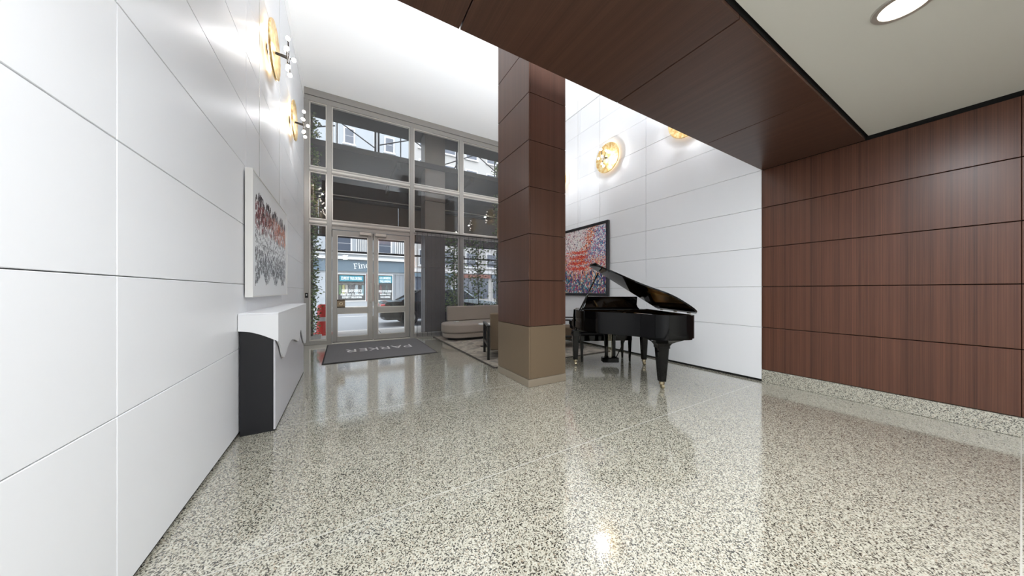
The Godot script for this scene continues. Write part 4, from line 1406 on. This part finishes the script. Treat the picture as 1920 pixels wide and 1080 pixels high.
	for k in 2:
		var x: float = [3.32, 4.2][k]
		var t := thing("young_tree", ["dense green leafy young tree behind the planter, next to the outer column", "sparse green leafy young tree behind the planter"][k], "tree", Vector3(x, -0.02, -9.75))
		var st := st_new()
		add_tube(st, [Vector3(0, 0, 0), Vector3(0.02, 1.0, 0), Vector3(-0.01, 2.1, 0.01), Vector3(0.02, 3.0, 0)], 0.016, 8)
		for j in 9:
			var h := 1.1 + j * 0.2
			add_cyl(st, Vector3(0, h, 0), Vector3(0.32 * sin(j * 2.4), h + 0.22, 0.2 * cos(j * 2.4)), 0.007, 0.004, 6)
		obj(t, "trunk", st, M.bark)
		tag(obj(t, "foliage", leaf_cloud([1100, 600][k], func(q): return Vector3(clampf(q.randfn(0.0, 0.19), -0.38, 0.38), q.randf_range([0.6, 1.0][k], 3.15), q.randfn(0.0, 0.15)), 0.085, greens.slice(0, 3) + [Color(0.24, 0.36, 0.1)], 70 + k), M.leaf), "", "", "", "stuff")
	var br := thing("safety_barrel", "red and white plastic safety barrel standing on the sidewalk", "barrel", Vector3(-0.5, -0.02, -10.15))
	var bs := st_new()
	add_lathe(bs, [[0.0, 0.0], [0.24, 0.0], [0.24, 0.06], [0.17, 0.07], [0.16, 0.4], [0.0, 0.4]], 24)
	obj(br, "drum", bs, M.red)
	bs = st_new()
	add_lathe(bs, [[0.16, 0.4], [0.157, 0.52], [0.0, 0.52]], 24)
	obj(br, "white_band", bs, M.trim_white)
	bs = st_new()
	add_lathe(bs, [[0.157, 0.52], [0.14, 0.84], [0.1, 0.88], [0.0, 0.88]], 24)
	obj(br, "upper_drum", bs, M.red)
	# cars
	car("black_car", "black sedan with red tail lights passing the entrance", Vector3(1.28, -0.14, -13.22), 0.0, M.car_black, 1.42)
	car("silver_car", "pale silver sedan on the far lane of the street", Vector3(3.35, -0.14, -16.6), 0.0, M.car_silver, 1.5)
	# houses opposite
	var z := -28.0
	var a := thing("shop_building", "pale blue grey building with tailor shop across the street", "building", Vector3(0, -0.03, 0))
	var st := st_new()
	add_span(st, Vector3(-26, 0, z - 6), Vector3(-0.6, 22, z))
	add_span(st, Vector3(-0.6, 2.75, z - 6), Vector3(5.2, 22, z))
	add_span(st, Vector3(-0.6, 0, z - 6), Vector3(5.2, 2.75, z - 2.0))
	add_span(st, Vector3(-0.6, 0, z - 2.0), Vector3(5.2, 0.4, z))
	obj(a, "wall", st, M.facade_blue)
	for x in [[-0.6, -0.42], [1.72, 2.6], [3.86, 3.96], [4.95, 5.2]]:
		span(a, "pier", Vector3(x[0], 0.4, z - 0.4), Vector3(x[1], 2.75, z + 0.02), M.shop_wood if x[0] == 1.72 else M.trim_grey, 0.0)
	span(a, "fascia", Vector3(-6, 2.92, z), Vector3(5.2, 3.86, z + 0.12), M.fascia, 0.0)
	span(a, "cornice", Vector3(-26, 3.9, z), Vector3(5.2, 4.12, z + 0.3), M.trim_white, 0.0)
	span(a, "cornice", Vector3(-26, 4.35, z), Vector3(5.2, 4.5, z + 0.15), M.trim_white, 0.0)
	text(a, "shop_script", "Fine", 0.42, M.shop_text, Transform3D(Basis().rotated(Vector3(0, 0, 1), 0.12), Vector3(1.35, 3.4, z + 0.14)), 0.03, true, 1.15, 400)
	for f in [[4.62, 5.85], [7.6, 8.9], [10.6, 11.9], [13.6, 14.8], [16.8, 18.0]]:
		for k in 7:
			var x := -9.75 + k * 3.115 if f[0] < 6 else -9.2 + k * 3.115
			if x + 1.0 > 5.1: continue
			house_window(a, x, x + (0.95 if f[0] < 6 else 0.62), f[0], f[1], z)
	for k in 7:
		for w in [[0.95, 0.0], [4.05, 0.0]]:
			span(a, "rib", Vector3(w[0] + k * 0.16, 4.55, z), Vector3(w[0] + k * 0.16 + 0.07, 6.3, z + 0.1), M.trim_white, 0.0)
	for k in 4:
		for x in [-7.0, -3.8, -0.75, 2.3]:
			span(a, "pilaster", Vector3(x + k * 0.12, 9.2, z), Vector3(x + k * 0.12 + 0.05, 20.0, z + 0.06), M.trim_white, 0.0)
	# shop windows with signs
	for k in 2:
		var x0: float = [-0.42, 2.6][k]
		var x1: float = [1.72, 3.86][k]
		var y0 := 0.46 if k == 0 else 0.2
		st = st_new()
		for x in [x0 + 0.03, x1 - 0.03]: add_span(st, Vector3(x - 0.03, 0.4, z - 0.1), Vector3(x + 0.03, 2.75, z + 0.04))
		for y in [0.44, 2.7]: add_span(st, Vector3(x0 + 0.06, y - 0.04, z - 0.1), Vector3(x1 - 0.06, y + 0.04, z + 0.04))
		var fr := obj(a, "shop_window", st, M.trim_white)
		span(fr, "pane", Vector3(x0 + 0.06, 0.48, z - 0.05), Vector3(x1 - 0.06, 2.66, z - 0.04), M.glass, 0.0)
	st = st_new()
	add_span(st, Vector3(3.96, 0.4, z - 0.12), Vector3(4.95, 2.75, z - 0.06))
	for k in 3: add_span(st, Vector3(4.1 + k * 0.3, 0.4, z - 0.06), Vector3(4.15 + k * 0.3, 2.75, z - 0.02))
	obj(a, "shop_door", st, M.trim_grey)
	var sg := thing("shop_sign", "teal sign board reading expert tailoring in the shop window", "sign", Vector3(0.62, 2.3, z + 0.03))
	put(sg, "board", bbox(Vector3(1.75, 0.48, 0.04), 0.0), M.teal, Vector3(0, 0, 0))
	text(sg, "lettering", "EXPERT TAILORING", 0.26, M.shop_text, Transform3D(Basis(), Vector3(0, 0.0, 0.03)), 0.02, false, 1.5)
	var l2 := thing("window_lettering", "white painted lettering on the large shop window", "lettering", Vector3(0.66, 1.0, z + 0.0))
	text(l2, "lettering", "SAME DAY SERVICE", 0.24, M.shop_text, Transform3D(Basis(), Vector3(0, 0.26, 0.0)), 0.01, false, 1.5)
	text(l2, "lettering", "FINE DRY CLEANING", 0.17, M.shop_text, Transform3D(Basis(), Vector3(0, -0.05, 0.0)), 0.01, false, 1.65)
	text(l2, "lettering", "EXPERT TAILORING", 0.17, M.shop_text, Transform3D(Basis(), Vector3(0, -0.28, 0.0)), 0.01, false, 1.45)
	var sg2 := thing("shop_sign", "teal two line sign in the narrow shop window", "sign", Vector3(3.23, 2.25, z + 0.03))
	put(sg2, "board", bbox(Vector3(1.08, 0.6, 0.03), 0.0), M.teal, Vector3.ZERO)
	text(sg2, "lettering", "CLEANERS", 0.2, M.shop_text, Transform3D(Basis(), Vector3(0, 0.13, 0.02)), 0.02, false, 0.9)
	text(sg2, "lettering", "TAILORING", 0.2, M.shop_text, Transform3D(Basis(), Vector3(0, -0.16, 0.02)), 0.02, false, 0.9)
	var l3 := thing("window_lettering", "white painted lettering on the narrow shop window", "lettering", Vector3(3.23, 0.95, z + 0.0))
	text(l3, "lettering", "PICK UP DELIVERY", 0.2, M.shop_text, Transform3D(Basis(), Vector3(0, 0.26, 0.0)), 0.01, false, 1.05)
	text(l3, "lettering", "WASH & FOLD", 0.15, M.shop_text, Transform3D(Basis(), Vector3(0, 0.0, 0.0)), 0.01, false, 0.85)
	text(l3, "lettering", "TAILORING", 0.15, M.shop_text, Transform3D(Basis(), Vector3(0, -0.24, 0.0)), 0.01, false, 0.8)
	var tints := [c8(120, 160, 110), c8(196, 190, 110), c8(186, 180, 170), c8(60, 64, 76), c8(46, 48, 60), c8(180, 196, 204), c8(40, 44, 52), c8(150, 190, 200), c8(150, 96, 92), c8(90, 110, 110)]
	for k in 10:
		var x := -0.22 + k * 0.245 if k < 8 else 2.9 + (k - 8) * 0.5
		var gm := thing("hanging_garment", ["sage green", "mustard yellow", "pale grey", "slate grey", "navy blue", "pale blue", "charcoal", "light teal", "dusty red", "grey green"][k] + " garment on the rail in the tailor shop", "garment", Vector3(x, 0.95, z - 0.55), 0.0, "garments in the shop window")
		var sh := PackedVector2Array([Vector2(-0.1, 0.0), Vector2(0.1, 0.0), Vector2(0.085, 0.6), Vector2(0.11, 0.75), Vector2(0.03, 0.83), Vector2(-0.03, 0.83), Vector2(-0.11, 0.75), Vector2(-0.085, 0.6)])
		st = st_new()
		add_prism(st, sh, -0.05, 0.05, Transform3D(Basis(Vector3(1, 0, 0), Vector3(0, 0, 1), Vector3(0, 1, 0)), Vector3.ZERO), 0.01)
		obj(gm, "cloth", st, mat(tints[k], 0.9))
		st = st_new()
		add_tube(st, [Vector3(0, 0.82, 0), Vector3(0, 0.9, 0), Vector3(0.02, 0.92, 0)], 0.006, 6)
		obj(gm, "hanger_hook", st, M.chrome)
	var rail := thing("clothes_rail", "metal clothes rail inside the tailor shop", "rail", Vector3(2.3, 1.895, z - 0.55))
	st = st_new()
	add_cyl(st, Vector3(-2.88, 0, 0), Vector3(2.88, 0, 0), 0.012, 0.012, 8)
	obj(rail, "bar", st, M.chrome)
	var b := thing("brick_building", "off white building with small windows across the street", "building", Vector3(0, -0.03, 0))
	span(b, "wall", Vector3(5.2, 0, z - 6), Vector3(40, 22, z), M.facade_warm, 0.0)
	for f in [[3.75, 5.1, 0.0], [7.0, 8.3, 0.1], [10.2, 11.4, 0.0], [12.6, 13.5, 0.1], [14.7, 15.7, 0.1], [17.5, 18.8, 0.0]]:
		for k in 12:
			var x := 6.2 + k * 2.3
			house_window(b, x, x + 1.0 + f[2], f[0], f[1], z)
	span(b, "cornice", Vector3(5.2, 3.05, z), Vector3(40, 3.35, z + 0.25), M.trim_white, 0.0)
	for k in 7:
		span(b, "shopfront", Vector3(5.8 + k * 4.0, 0.5, z), Vector3(9.2 + k * 4.0, 2.6, z + 0.06), M.window_dark, 0.0)
		span(b, "awning_band", Vector3(5.6 + k * 4.0, 2.6, z), Vector3(9.4 + k * 4.0, 2.95, z + 0.2), M.shop_wood if k % 2 else M.fascia, 0.0)
